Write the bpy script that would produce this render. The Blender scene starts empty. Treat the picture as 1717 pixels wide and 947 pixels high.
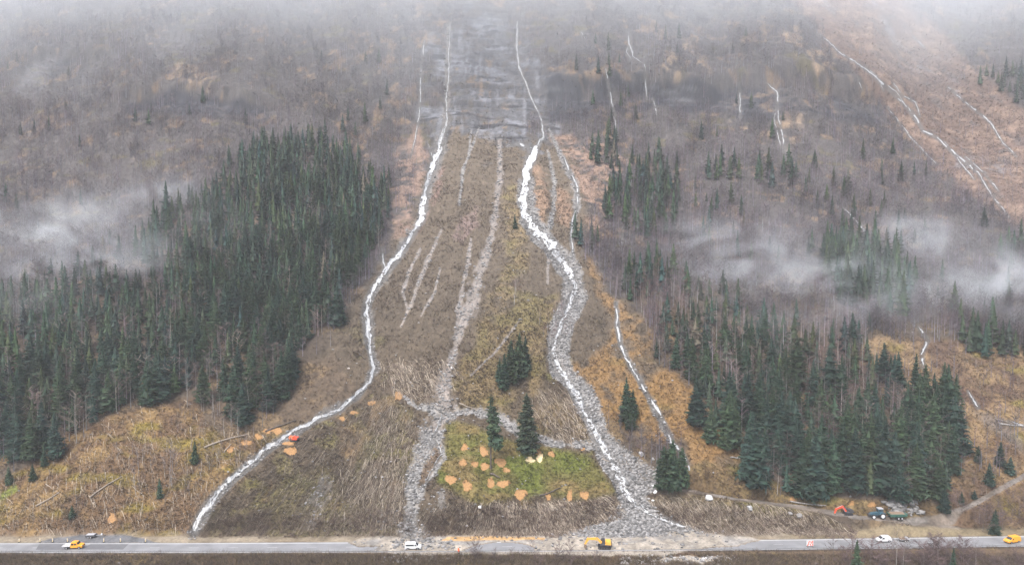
import bpy, math, random
import numpy as np
from mathutils import Vector, Matrix

R = math.radians
SC = bpy.context.scene
COL = SC.collection
rng = np.random.default_rng(7)
random.seed(7)

# ------------------------------------------------------------------ camera, sky, sun, exposure
CAM_H, PITCH, FPX = 92.0, -3.0, 1144.7          # metres above the road, degrees, focal length in photo pixels
cam = bpy.data.cameras.new('camera'); camo = bpy.data.objects.new('camera', cam); COL.objects.link(camo)
cam.sensor_width = 36.0; cam.lens = 36.0 * FPX / 1717.0; cam.clip_start = 1.0; cam.clip_end = 6000.0
camo.location = (0, 0, CAM_H); camo.rotation_euler = (R(90 + PITCH), 0, 0)
SC.camera = camo

SUN_EL, SUN_AZ = 58.0, -150.0                    # overcast: a wide soft sun high behind the camera's left shoulder
W = bpy.data.worlds.new('World'); SC.world = W; W.use_nodes = True
wn, wl = W.node_tree.nodes, W.node_tree.links
bg = wn['Background']
sky = wn.new('ShaderNodeTexSky'); sky.sky_type = 'NISHITA'; sky.sun_disc = False
sky.sun_elevation = R(SUN_EL); sky.sun_rotation = R(SUN_AZ); sky.air_density = 1.0; sky.dust_density = 4.0; sky.ozone_density = 1.0
hs = wn.new('ShaderNodeHueSaturation'); hs.inputs['Saturation'].default_value = 0.68
wl.new(sky.outputs[0], hs.inputs['Color']); wl.new(hs.outputs[0], bg.inputs['Color'])
bg.inputs['Strength'].default_value = 0.15
sl = bpy.data.lights.new('sun', 'SUN'); sl.energy = 1.5; sl.angle = R(28); sl.color = (1.0, 0.98, 0.955)
so = bpy.data.objects.new('sun', sl); COL.objects.link(so)
az = R(SUN_AZ)
so.rotation_euler = Vector((math.sin(az) * math.cos(R(SUN_EL)), math.cos(az) * math.cos(R(SUN_EL)), math.sin(R(SUN_EL)))).to_track_quat('Z', 'Y').to_euler()
vs = SC.view_settings
vs.view_transform = 'Standard'; vs.look = 'None'; vs.gamma = 1.0; vs.use_curve_mapping = False
vs.exposure = 1.44
cy = SC.cycles
cy.use_denoising = True; cy.denoising_prefilter = 'ACCURATE'; cy.denoising_input_passes = 'RGB_ALBEDO_NORMAL'; cy.use_adaptive_sampling = False
cy.max_bounces = 4; cy.diffuse_bounces = 2; cy.glossy_bounces = 2; cy.volume_bounces = 4; cy.transparent_max_bounces = 8
cy.volume_step_rate = 2.0; cy.volume_max_steps = 64

# ------------------------------------------------------------------ noise
_TAB = np.random.default_rng(99).random((1024, 1024)).astype(np.float32)
def vn(x, y, seed=0):
    """value noise in -1..1 from a table of random numbers"""
    x = np.asarray(x, np.float32) + np.float32(seed * 137.3); y = np.asarray(y, np.float32) - np.float32(seed * 91.7)
    x, y = np.broadcast_arrays(x, y)
    fx = np.floor(x); fy = np.floor(y); tx = x - fx; ty = y - fy
    tx = tx * tx * (3 - 2 * tx); ty = ty * ty * (3 - 2 * ty)
    ix = fx.astype(np.int32) & 1023; iy = fy.astype(np.int32) & 1023; jx = (ix + 1) & 1023; jy = (iy + 1) & 1023
    T = _TAB.ravel(); ix = ix << 10; jx = jx << 10
    a = T[ix + iy]; b = T[jx + iy]; c = T[ix + jy]; d = T[jx + jy]
    return 2 * ((a + (b - a) * tx) * (1 - ty) + (c + (d - c) * tx) * ty) - 1
def fbm(x, y, seed=0, o=3):
    s = 0; a = 1; t = 0
    for i in range(o):
        s = s + a * vn(x * 2 ** i + 17.3 * i, y * 2 ** i - 9.1 * i, seed + i); t += a; a *= 0.5
    return s / t
def sst(a, b, x):
    t = np.clip((x - a) / (b - a), 0, 1); return t * t * (3 - 2 * t)

# ------------------------------------------------------------------ rays: a photo pixel's direction; in a fan grid (u = x/y, y) every ray is one column
TH = R(PITCH)
def ray(px, py):
    cx = (np.asarray(px, float) - 858.5) / FPX; cyy = (473.5 - np.asarray(py, float)) / FPX
    dy = math.cos(TH) - cyy * math.sin(TH); dz = math.sin(TH) + cyy * math.cos(TH)
    return cx / dy, dz / dy
def flat(px, py, z=0.0):
    u, v = ray(px, py); Y = (z - CAM_H) / v
    return u * Y, Y

# road edges
RF = np.array([(-400, 913), (-150, 911), (0, 909.5), (320, 909.5), (600, 908), (858, 907), (1250, 904.5), (1500, 901), (1717, 897.5), (1900, 894), (2100, 890)], float)
RN = np.array([(-400, 930), (-150, 928), (0, 926.5), (400, 926.5), (860, 925), (1250, 922), (1500, 919), (1717, 915.5), (1900, 912), (2100, 908)], float)
rfx, rfy = flat(RF[:, 0], RF[:, 1]); rnx, rny = flat(RN[:, 0], RN[:, 1])
def road_far(x): return np.interp(x, rfx, rfy)
def road_near(x): return np.interp(x, rnx, rny)

# ------------------------------------------------------------------ base height
_S = np.array([-400, -60, -45, -10, -9.2, 5, 6, 26, 40, 160, 250, 292, 420, 470, 700, 2000], float)
_D = np.array([0.0, 0.0, 0.28, 0.28, 0.0, 0.0, .78, .72, .56, .58, .66, 1.02, 1.00, .72, .66, .55], float)
_ss = np.arange(-400, 2000, 0.5); _dd = np.interp(_ss, _S, _D)
_zz = np.cumsum(_dd) * 0.5; _zz -= np.interp(-5.0, _ss, _zz)
def base_h(X, Y):
    rf = road_far(X); s = Y - rf
    cross = np.exp(-((X - 12) / 95.0) ** 2) * sst(30, 110, s) * (1 - sst(220, 330, s))
    big = 14 * fbm(X / 170, Y / 170, 11, 2) * sst(60, 300, s)
    toe = 1.6 * fbm(X / 22, Y / 90, 5, 2) * sst(5, 14, s) * (1 - sst(60, 140, s))
    z = np.interp(s - 2.5 * vn(X / 30, X * 0 + 3, 3) * sst(6, 20, s), _ss, _zz)
    z = z + 9 * cross + big + toe * 1.2
    # valley-like side gullies to the right of the debris cone and a lateral ridge under the upper right slope
    z = z + 10 * np.exp(-((X - 0.42 * Y) / 55.0) ** 2) * sst(150, 320, s)
    z = z - 12 * np.exp(-((X - 0.66 * Y) / 60.0) ** 2) * sst(180, 320, s)
    m = sst(7, 20, s)
    z = z + m * (1.1 * fbm(X / 13, Y / 13, 21, 3) + 0.40 * fbm(X / 3.1, Y / 3.1, 31, 2) + 0.16 * vn(X / 0.9, Y / 0.9, 41))
    hi = sst(200, 330, s)
    z = z + hi * (2.6 * fbm(X / 24, Y / 11, 51, 3) + 1.0 * fbm(X / 7, Y / 3, 57, 2))
    z = z + np.where(s < -9.5, 0.5 * fbm(X / 5, Y / 5, 61, 3) * sst(9.5, 14, -s), 0)
    # cliff steps: (s of the step, height, x range)
    U = X / Y + .035 * fbm(X / 38, Y / 30, 88, 3)
    def step(s0, hgt, w, u0, u1, seed, wob=6):
        k = sst(u0 - .03, u0 + .03, U) * (1 - sst(u1 - .03, u1 + .03, U))
        return hgt * k * (sst(0, w, s - s0 - wob * vn(X / 26, X * 0, seed) - 2 * vn(X / 6, X * 0, seed + 1)) - 0.5 * sst(-30, 45, s - s0))
    z = z + step(312, 16, 8, .03, .56, 71) + step(298, 11, 7, -.57, -.33, 73) + step(352, 10, 8, -.72, -.58, 75)
    sk = s + 16 * fbm(X / 17, Y / 60, 89, 3)
    k = sst(-.16, -.09, U) * (1 - sst(.01, .07, U)) * sst(286, 312, sk) * (1 - sst(412, 436, sk))
    led = z / 7.5 + 0.6 * fbm(X / 30, Y / 50, 81, 3)
    f = led - np.floor(led)
    led2 = z / 2.9 + 0.5 * fbm(X / 12, Y / 40, 85, 3); f2 = led2 - np.floor(led2)
    z = z + k * 4.2 * (sst(0.15, .55, f) - f) * (.6 + .6 * vn(X / 20, z / 9, 87)) + k * 1.3 * (sst(.2, .5, f2) - f2) + k * 0.8 * fbm(X / 9, z / 2.0, 83, 2)
    return z

# fan grid
UMAX = 0.80
us = np.concatenate([np.linspace(-1.15, -UMAX, 30)[:-1], np.linspace(-UMAX, UMAX, 1150), np.linspace(UMAX, 1.15, 30)[1:]])
_y = np.arange(100, 760, 0.1); _zc = np.interp(_y - 210.0, _ss, _zz); _t = (_zc - CAM_H) / _y
_dens = np.maximum(np.abs(np.gradient(_t, _y)) * FPX / 1.15, 0.25); _dens[_y < 190] = 0.5
_dens[(_y > 440)] = np.maximum(_dens[(_y > 440)], 0.75)
_c = np.cumsum(_dens) * 0.1
ys = np.interp(np.arange(0, _c[-1]), _c, _y)
NU, NY = len(us), len(ys)
UU, YY = np.meshgrid(us, ys)                     # [row y, col u]
XX = UU * YY
Z0 = base_h(XX, YY)
ZG = Z0.copy()
print('grid', NU, NY, NU * NY)

def fi(x, y):
    return np.interp(np.asarray(x) / np.asarray(y), us, np.arange(NU)), np.interp(y, ys, np.arange(NY))
def look(A, x, y):
    a, b = fi(x, y)
    i = np.clip(a.astype(int), 0, NU - 2); j = np.clip(b.astype(int), 0, NY - 2); a = a - i; b = b - j
    return (A[j, i] * (1 - a) + A[j, i + 1] * a) * (1 - b) + (A[j + 1, i] * (1 - a) + A[j + 1, i + 1] * a) * b
def hz(x, y): return look(ZG, np.atleast_1d(np.asarray(x, float)), np.atleast_1d(np.asarray(y, float)))
def at(px, py, A=None):
    """ground points (x, y) that the given photo pixels show"""
    A = ZG if A is None else A
    px = np.atleast_1d(np.asarray(px, float)); py = np.atleast_1d(np.asarray(py, float))
    u, v = ray(px, py); out = np.empty(len(u))
    for k in range(0, len(u), 4000):
        uu, vv = u[k:k + 4000], v[k:k + 4000]
        a = np.interp(uu, us, np.arange(NU)); i = np.clip(a.astype(int), 0, NU - 2); a = (a - i)[None]
        zc = A[:, i] * (1 - a) + A[:, i + 1] * a
        g = zc - (CAM_H + vv[None] * ys[:, None])
        hit = g > 0; j = np.argmax(hit, axis=0); j = np.where(hit.any(axis=0), np.maximum(j, 1), NY - 1)
        c = np.arange(len(uu)); g1 = g[j, c]; g0 = g[j - 1, c]
        t = np.clip(g0 / (g0 - g1 + 1e-9), 0, 1)
        out[k:k + 4000] = ys[j - 1] + (ys[j] - ys[j - 1]) * t
    return u * out, out
def at0(pts): 
    p = np.asarray(pts, float); x, y = at(p[:, 0], p[:, 1], Z0); return np.stack([x, y], 1)

# every ground vertex's place in the layout plan (the plan is drawn over the photo, then stays fixed on the ground)
_vx = UU; _vv = (Z0 - CAM_H) / YY
_cyy = (_vv * math.cos(TH) - math.sin(TH)) / (math.cos(TH) + _vv * math.sin(TH))
PY = 473.5 - _cyy * FPX
PX = 858.5 + UU * (math.cos(TH) - _cyy * math.sin(TH)) * FPX

def pline(pts, bx=60):
    """(distance in plan pixels, running parameter 0..n-1) of every ground vertex to a polyline, within bx pixels; inf elsewhere"""
    p = np.asarray(pts, float)[:, :2]
    D = np.full(PX.shape, 1e9); T = np.zeros(PX.shape)
    for k in range(len(p) - 1):
        a, b = p[k], p[k + 1]
        lo = np.minimum(a, b) - bx; hi = np.maximum(a, b) + bx
        m = np.nonzero((PX > lo[0]) & (PX < hi[0]) & (PY > lo[1]) & (PY < hi[1]))
        if not len(m[0]): continue
        qx, qy = PX[m] - a[0], PY[m] - a[1]; d = b - a
        t = np.clip((qx * d[0] + qy * d[1]) / (d @ d + 1e-9), 0, 1)
        dd = np.hypot(qx - t * d[0], qy - t * d[1])
        old = D[m]; better = dd < old
        D[m] = np.where(better, dd, old); T[m] = np.where(better, k + t, T[m])
    return D, T
def pmask(pts, soft=6, warp=8, wsc=9.0, seed=0):
    """0..1 mask of a plan polygon with a ragged soft edge"""
    p = np.asarray(pts, float)
    lo = p.min(0) - soft - warp; hi = p.max(0) + soft + warp
    M = np.zeros(PX.shape); m = np.nonzero((PX > lo[0]) & (PX < hi[0]) & (PY > lo[1]) & (PY < hi[1]))
    if not len(m[0]): return M
    X, Y = XX[m], YY[m]
    qx = PX[m] + warp * fbm(X / wsc, Y / wsc, 101 + seed, 3); qy = PY[m] + warp * fbm(X / wsc, Y / wsc, 131 + seed, 3)
    ins = np.zeros(len(qx), bool); dist = np.full(len(qx), 1e9)
    n = len(p)
    for k in range(n):
        a, b = p[k], p[(k + 1) % n]
        c = ((a[1] > qy) != (b[1] > qy)) & (qx < (b[0] - a[0]) * (qy - a[1]) / (b[1] - a[1] + 1e-12) + a[0])
        ins ^= c
        d = b - a; t = np.clip(((qx - a[0]) * d[0] + (qy - a[1]) * d[1]) / (d @ d + 1e-9), 0, 1)
        dist = np.minimum(dist, np.hypot(qx - a[0] - t * d[0], qy - a[1] - t * d[1]))
    M[m] = sst(-soft, soft, np.where(ins, dist, -dist))
    return M

# ------------------------------------------------------------------ layout (plan coordinates; third value = width)
STREAM_A = [(755, 38, 2), (753, 80, 2.5), (752, 130, 3), (747, 170, 3), (750, 200, 4), (742, 228, 8), (735, 250, 17), (724, 285, 12), (714, 318, 9), (711, 335, 12), (706, 370, 12), (700, 380, 9),
            (683, 405, 10), (665, 432, 12), (646, 455, 11), (630, 478, 11), (617, 500, 12), (613, 525, 12), (617, 560, 14), (622, 590, 9), (627, 615, 9), (620, 640, 9), (600, 662, 9), (570, 685, 9),
            (530, 703, 9), (490, 725, 10), (455, 747, 12), (430, 768, 12), (405, 788, 12), (385, 805, 13), (362, 828, 15), (345, 850, 14), (332, 870, 12), (325, 891, 14)]
STREAM_B = [(868, 36, 3), (867, 80, 4), (870, 112, 4), (885, 150, 4), (898, 180, 4), (908, 205, 4), (911, 230, 5), (901, 246, 8), (890, 265, 17), (884, 285, 14), (882, 310, 15), (878, 335, 15), (880, 360, 13),
            (895, 382, 15), (912, 400, 19), (928, 418, 24), (945, 440, 16), (957, 460, 17), (964, 480, 12), (958, 500, 12), (950, 520, 10), (941, 540, 10), (933, 565, 11), (928, 590, 11), (935, 615, 13), (950, 635, 12),
            (965, 660, 15), (980, 685, 16), (990, 710, 16), (1003, 740, 16), (1020, 765, 18), (1033, 785, 20), (1042, 805, 20), (1046, 825, 22), (1062, 842, 12), (1082, 856, 9), (1112, 872, 7), (1150, 886, 5)]
STREAM_C = [(1033, 508, 3), (1034, 545, 7), (1040, 575, 5), (1052, 605, 5), (1068, 630, 6), (1085, 660, 6), (1105, 690, 6), (1118, 715, 6), (1126, 740, 6), (1143, 758, 7), (1155, 785, 7), (1150, 802, 5)]
THIN = [
    [(712, 68, 2), (706, 120, 2.5), (705, 160, 2.5), (702, 200, 2.5), (696, 235, 2), (688, 265, 1.5)],
    [(640, 415, 4), (642, 440, 6), (648, 452, 7)], [(716, 238, 3), (722, 255, 3), (728, 268, 3)],
    [(1052, 50, 3), (1056, 75, 4), (1061, 95, 2.5), (1077, 105, 2)], [(1082, 125, 3), (1084, 165, 3)], [(1095, 165, 2.5), (1101, 195, 3)],
    [(1015, 115, 3), (1022, 150, 3), (1030, 195, 3), (1037, 235, 2)], [(1240, 148, 3), (1241, 200, 3)],
    [(1286, 140, 3), (1303, 156, 5), (1305, 200, 3), (1313, 230, 4), (1319, 264, 4)], [(975, 55, 4), (981, 67, 5)],
    [(1375, 58, 2.5), (1410, 90, 3), (1450, 115, 4), (1480, 140, 5), (1505, 165, 4), (1530, 188, 5), (1548, 220, 5), (1570, 230, 4), (1600, 257, 5), (1640, 290, 4), (1665, 330, 4), (1692, 365, 4)],
    [(1498, 140, 3), (1512, 160, 3), (1535, 172, 3), (1542, 195, 3)], [(1532, 62, 3), (1549, 79, 3)], [(1438, 130, 2.5), (1446, 152, 3)], [(1488, 180, 3), (1520, 222, 3), (1556, 262, 2.5), (1570, 275, 4)],
    [(1590, 146, 3), (1612, 166, 3), (1660, 205, 4), (1682, 240, 3), (1704, 262, 3)], [(1618, 262, 2), (1650, 290, 3), (1674, 320, 3)],
    [(1413, 348, 2), (1430, 366, 4), (1450, 386, 7), (1455, 398, 6)], [(1540, 548, 5), (1556, 570, 6), (1546, 592, 6), (1548, 614, 7)],
    [(1622, 655, 3), (1640, 682, 7)], [(1690, 706, 4), (1722, 716, 4)],
    [(1060, 285, 3), (1058, 305, 3), (1050, 330, 3), (1055, 368, 3)], [(1044, 380, 1.5), (1042, 420, 1.5)],
    [(945, 262, 3), (957, 290, 4), (968, 312, 5), (968, 345, 4), (960, 370, 3), (957, 395, 3), (962, 428, 4)],
    [(742, 688, 2), (738, 706, 2.5), (728, 725, 3), (740, 760, 2), (722, 790, 2), (712, 812, 2)],
    [(1478, 138, 3), (1500, 152, 2.5), (1520, 180, 3), (1536, 205, 3)], [(1450, 112, 2), (1470, 128, 3), (1482, 152, 2)], [(1584, 238, 2.5), (1608, 270, 3), (1634, 300, 3)], [(1056, 72, 2), (1050, 88, 2), (1058, 100, 2)], [(1080, 96, 2), (1082, 120, 2)], [(1303, 165, 2), (1298, 200, 2), (1306, 232, 2.5), (1312, 255, 2)], [(850, 244, 4), (872, 242, 5), (892, 250, 7)],
    [(1180, 931, 4), (1181, 952, 5)], [(1198, 934, 3), (1197, 952, 4)]]
GRAVEL = [   # debris channels: points with widths, colour key
    ([(838, 235, 8), (838, 300, 12), (830, 360, 13), (820, 410, 14), (806, 455, 20), (793, 490, 30), (782, 525, 30), (768, 555, 20), (758, 600, 15), (750, 630, 24), (742, 655, 36), (746, 686, 40), (735, 705, 34), (722, 730, 34)], 'pink'),
    ([(722, 730, 30), (708, 760, 36), (692, 800, 28), (689, 840, 32), (688, 870, 36), (692, 892, 60)], 'grey'),
    ([(730, 725, 22), (745, 765, 16), (725, 790, 15), (708, 815, 14), (700, 835, 14)], 'grey'),
    ([(790, 400, 4), (785, 440, 7), (776, 475, 8), (768, 520, 9), (766, 560, 8)], 'pink'),
    ([(740, 385, 4), (722, 425, 7), (706, 465, 8), (692, 505, 6), (672, 548, 5)], 'pink'),
    ([(705, 420, 4), (686, 455, 7), (675, 490, 6), (684, 520, 4)], 'pink'), ([(738, 450, 3), (728, 490, 4), (706, 530, 3)], 'pink'),
    ([(803, 215, 3), (790, 250, 5), (776, 285, 5), (770, 345, 4)], 'grey'), ([(790, 220, 3), (786, 260, 4)], 'grey'),
    ([(918, 250, 3), (930, 300, 10), (928, 345, 8), (922, 382, 8)], 'grey'), ([(920, 215, 4), (940, 260, 8), (965, 310, 14), (968, 345, 13), (958, 385, 8), (960, 425, 10)], 'grey'),
    ([(920, 425, 6), (918, 475, 5)], 'pink'), ([(872, 535, 3), (832, 590, 7), (790, 628, 4)], 'pink'),
    ([(672, 660, 12), (700, 680, 18), (745, 688, 24), (800, 690, 15), (845, 706, 20), (880, 728, 24), (930, 742, 13), (1000, 747, 16)], 'grey'),
    ([(752, 40, 10), (750, 130, 12), (748, 200, 16), (738, 250, 26), (724, 290, 20), (708, 360, 18), (650, 455, 16), (617, 505, 20), (620, 580, 18), (628, 620, 16)], 'dgrey'),
    ([(628, 620, 14), (600, 662, 14), (530, 703, 14), (455, 747, 15), (405, 788, 18), (362, 828, 22), (325, 891, 24)], 'dgrey'),
    ([(1033, 508, 8), (1040, 575, 11), (1085, 660, 14), (1126, 740, 14)], 'dgrey')]
BED_B = [(868, 300), (872, 365), (890, 398), (922, 432), (944, 465), (944, 500), (928, 530), (918, 565), (918, 602), (930, 628), (955, 650), (970, 690), (990, 740), (1012, 780), (1032, 815), (1040, 848), (1030, 866), (970, 885), (930, 899),
         (1235, 897), (1190, 895), (1144, 878), (1099, 856), (1082, 828), (1108, 815), (1130, 800), (1095, 781), (1046, 749), (1018, 718), (1004, 668), (985, 640), (958, 622), (952, 590), (962, 545), (985, 495), (978, 462), (964, 430), (930, 400), (905, 370), (895, 330), (892, 300)]
TRACK = [(1090, 808, 10), (1160, 818, 14), (1230, 834, 14), (1300, 850, 16), (1380, 860, 18), (1440, 868, 20), (1510, 872, 24), (1575, 872, 24), (1625, 856, 20), (1670, 832, 18), (1720, 798, 18), (1800, 745, 16)]
JUNC = [(1500, 872, 14), (1560, 880, 18), (1600, 888, 20), (1615, 897, 30)]

# ------------------------------------------------------------------ carve streams, channels and the dirt track into the ground
def pxm(): return YY / FPX                       # metres per plan pixel
PM = pxm()
def wid(T, pts): return np.interp(T, np.arange(len(pts)), [p[2] for p in pts])
GM = {}
for k, (pts, c) in enumerate(GRAVEL):
    D, T = pline(pts); w = wid(T, pts) * 0.42
    rag = 1 + 0.95 * fbm(XX / 3.5, YY / 6.0, 201 + k, 3)
    m = np.where(D < 1e8, 1 - sst(0.40, 1.30, D / (w * rag + .4) + .35 * fbm(XX / 1.6, YY / 2.5, 231 + k, 2)), 0)
    GM[c] = np.maximum(GM.get(c, 0), m)
    ZG -= np.where(D < 1e8, np.exp(-(D / (w + 1.5)) ** 2), 0) * np.minimum(w * PM * 0.35, 1.3)
bedB = pmask(BED_B, 4, 6, 7, 3)
ZG -= 1.1 * bedB * sst(885, 850, PY)
SM = np.zeros(PX.shape)
for pts in [STREAM_A, STREAM_B, STREAM_C] + THIN:
    D, T = pline(pts, 40); w = wid(T, pts) * 0.5
    ZG -= np.where(D < 1e8, np.exp(-(D / (w + 1.2)) ** 2), 0) * np.clip(w * PM * 0.4, 0.25, 1.2) * sst(902, 894, PY)
    SM = np.maximum(SM, np.where(D < 1e8, 1 - sst(0.8, 1.5, D / (w + .8)), 0))
ang = (PX - 820) / (PY + 330.0) + .012 * fbm(XX / 25, YY / 40, 321, 2)
gul = fbm(ang * 42, PY / 140, 325, 3)
fan0 = pmask([(735, 225), (850, 225), (950, 250), (985, 420), (1050, 560), (960, 640), (1000, 745), (900, 720), (690, 690), (560, 690), (500, 640), (545, 580), (640, 440), (700, 330)], 14, 14, 12, 9)
ZG += fan0 * 1.5 * gul
# bench of the track
tm = np.zeros(PX.shape)
for pts in (TRACK, JUNC):
    tp = at0([(p[0], p[1]) for p in pts]); tz = look(Z0, tp[:, 0], tp[:, 1])
    tz = np.maximum(np.convolve(np.pad(tz, 2, 'edge'), np.ones(5) / 5, 'valid'), 0.02)
    if pts is JUNC: tz = np.linspace(tz[0], 0.0, len(tz))
    D, T = pline(pts, 80); w = wid(T, pts) * 0.5
    zc = np.interp(T, np.arange(len(tz)), tz)
    b = np.where(D < 1e8, 1 - sst(1.0, 2.6, D / w), 0)
    ZG = ZG * (1 - b) + (zc + 0.12 * fbm(XX / 2, YY / 2, 301, 2)) * b
    tm = np.maximum(tm, np.where(D < 1e8, 1 - sst(0.75, 1.15, D / (w * (1 + .25 * fbm(XX / 4, YY / 4, 303, 2)))), 0))
# debris that ran over the road (a lens of asphalt already cleared), lay-by on the far left
MUD = [(585, 912), (640, 899), (700, 893), (760, 899), (930, 898), (1040, 885), (1235, 896), (1275, 905), (1240, 914), (1170, 921), (1120, 929), (1100, 940), (1180, 945), (1220, 933), (1010, 931), (960, 929.5), (800, 929), (700, 931), (620, 926), (640, 918)]
LENS = [(778, 921), (800, 912), (830, 908.5), (862, 908.5), (885, 912), (897, 918), (894, 923.5), (780, 924)]
LAYBY = [(62, 909.5), (85, 902), (135, 895), (210, 896), (245, 903), (268, 910)]
mud = np.clip(pmask(MUD, 1.5, 3.5, 4, 5) - pmask(LENS, .8, 1.5, 4, 6), 0, 1)
near = YY < road_near(XX)
s_all = YY - road_far(XX)
onroad = (s_all < 2) & ~near
ZG = np.where(onroad & (s_all > -9), np.where(mud > .35, 0.05 + 0.22 * mud + 0.10 * fbm(XX / 2.5, YY / 2.5, 311, 3), np.minimum(ZG, -0.08)), ZG)
layby = pmask(LAYBY, 1.2, 2, 4, 7)
ZG = np.where(layby > .1, ZG * (1 - layby) + 0.0 * layby, ZG)

# ------------------------------------------------------------------ ground colours (albedo)
def C3(*c): return np.array(c, float)
Cl = np.empty(PX.shape + (3,)); 
n1 = fbm(XX / 28, YY / 28, 401, 3); n2 = fbm(XX / 8, YY / 7, 411, 3); n3 = vn(XX / 1.3, YY / 1.3, 421) * .5 + vn(XX / .5, YY / .5, 425) * .5; n4 = fbm(XX / 12, YY / 5, 431, 3); n5 = fbm(XX / 3.2, YY / 3.2, 441, 2)
HEATH, STRAW, ORNG, MOSS, BROWN, GREEN = C3(.090, .080, .078), C3(.27, .19, .105), C3(.28, .165, .068), C3(.17, .145, .045), C3(.122, .094, .066), C3(.11, .12, .035)
GRY, PNK, DGR, ROCK, DROCK, MUDC, SAND = C3(.235, .228, .22), C3(.235, .205, .185), C3(.17, .16, .15), C3(.145, .145, .155), C3(.045, .045, .054), C3(.34, .30, .25), C3(.50, .32, .15)
def paint(m, c):
    global Cl
    m = np.clip(m, 0, 1)[..., None]
    Cl = Cl * (1 - m) + np.asarray(c) * m
Cl[:] = HEATH
up = sst(250, 120, PY)
paint(sst(.05, .6, n2 + .5 * n1 + .25 * n5 - .1) * .75, STRAW * C3(0.850, 0.800, 0.850))
paint(sst(.3, .7, n4 - .2 * n1) * .5, MOSS * .8)
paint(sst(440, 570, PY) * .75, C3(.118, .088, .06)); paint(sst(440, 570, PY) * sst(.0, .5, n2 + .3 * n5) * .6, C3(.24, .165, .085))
POLY = {}
def zone(name, pts, soft=8, warp=14, wsc=12):
    POLY[name] = pmask(pts, soft, warp, wsc, len(POLY) * 7 + 11); return POLY[name]
fan = zone('fan', [(735, 225), (790, 212), (850, 225), (905, 235), (955, 250), (985, 330), (975, 425), (1030, 500), (1050, 560), (1000, 610), (960, 640), (1000, 745), (1040, 850), (930, 900), (335, 900), (350, 850), (480, 740), (620, 650), (560, 690), (470, 700), (500, 640), (545, 580), (600, 490), (640, 440), (700, 330)])
paint(fan, BROWN); paint(fan * sst(.1, .8, n4) * .5, C3(0.160, 0.125, 0.090)); paint(fan * sst(.25, .7, n2 + .3 * n5) * .55 * sst(500, 650, PY), C3(0.200, 0.190, 0.060))
oup = zone('orange_upper', [(915, 215), (960, 235), (1010, 235), (1050, 270), (1040, 350), (1010, 380), (985, 400), (975, 330), (950, 270)])
paint(oup * sst(-.5, .2, n2 + .4 * n5), C3(0.264, 0.174, 0.125))
paint(zone('orange_left', [(690, 215), (715, 235), (722, 270), (700, 350), (680, 390), (655, 400), (660, 300)]) * sst(-.4, .3, n2 + .4 * n5), C3(0.242, 0.162, 0.122))
paint(zone('orange_mid', [(895, 280), (912, 285), (920, 340), (915, 378), (893, 350)], 4, 8) * sst(-.5, .2, n2), C3(0.262, 0.167, 0.106))
paint(zone('orange_mid2', [(935, 310), (958, 320), (955, 380), (932, 375)], 4, 8) * sst(-.4, .3, n2), C3(0.252, 0.161, 0.105))
paint(zone('orange_gully', [(720, 285), (745, 280), (735, 330), (700, 390), (690, 400), (712, 340)], 4, 6) * sst(-.4, .3, n2), C3(0.208, 0.137, 0.111))
paint(zone('orange_patch', [(770, 360), (800, 345), (800, 380), (775, 410), (760, 400)], 4, 10) * sst(-.2, .5, n2), C3(0.193, 0.136, 0.117))
rid = zone('ridge_yellow', [(850, 300), (868, 320), (885, 400), (872, 470), (900, 490), (938, 500), (915, 570), (905, 640), (960, 690), (1000, 735), (900, 720), (830, 690), (770, 680), (765, 640), (800, 560), (830, 490), (845, 420)])
paint(rid * sst(-.6, .1, n2 + .5 * n1), C3(0.218, 0.160, 0.085)); paint(rid * sst(-.1, .5, n4 + .3 * n2) * .8, C3(0.219, 0.180, 0.073)); paint(rid * sst(.2, .7, -n2 + .3 * n5) * .7, BROWN)
orr = zone('orange_right', [(985, 430), (1012, 470), (1050, 520), (1085, 560), (1105, 605), (1160, 655), (1185, 705), (1235, 765), (1250, 800), (1170, 790), (1140, 740), (1100, 740), (1050, 730), (1000, 680), (960, 640), (965, 610), (1010, 590), (1030, 545), (1000, 490)])
paint(orr * sst(-.7, .0, n2 + .4 * n5), C3(0.286, 0.172, 0.074)); paint(orr * sst(.2, .6, n4) * .6, C3(0.267, 0.191, 0.074)); paint(orr * sst(.0, .5, -n2 + .3 * n5) * .75, BROWN * 1.1)
lef = zone('slope_left', [(-200, 880), (0, 800), (60, 775), (100, 735), (180, 690), (240, 680), (320, 665), (345, 715), (420, 720), (480, 725), (350, 840), (320, 900), (-200, 905)])
paint(lef, C3(0.190, 0.120, 0.068)); paint(lef * sst(-.2, .4, n2 + .3 * n5), C3(0.296, 0.195, 0.089)); paint(lef * sst(.15, .6, n4) * .8, C3(0.244, 0.188, 0.043)); paint(lef * sst(.1, .6, -n1 - .5 * n2) * .7, C3(0.110, 0.075, 0.055))
low = zone('brush_low', [(350, 870), (480, 745), (640, 660), (690, 690), (705, 760), (680, 890), (340, 898)])
paint(low * sst(.1, .5, n2 + .4 * n5) * .7, C3(0.260, 0.220, 0.100)); paint(low * sst(.2, .6, n4) * .6, C3(0.190, 0.170, 0.050))
paint(pmask([(395, 640), (560, 590), (600, 640), (560, 690), (470, 715), (380, 730), (340, 700)], 8, 14, 9, 87), C3(.135, .10, .07)); paint(pmask([(395, 640), (560, 590), (600, 640), (560, 690), (470, 715), (380, 730), (340, 700)], 8, 14, 9, 87) * sst(.0, .5, n2 + .4 * n5) * .7, C3(.26, .18, .10))
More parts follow.
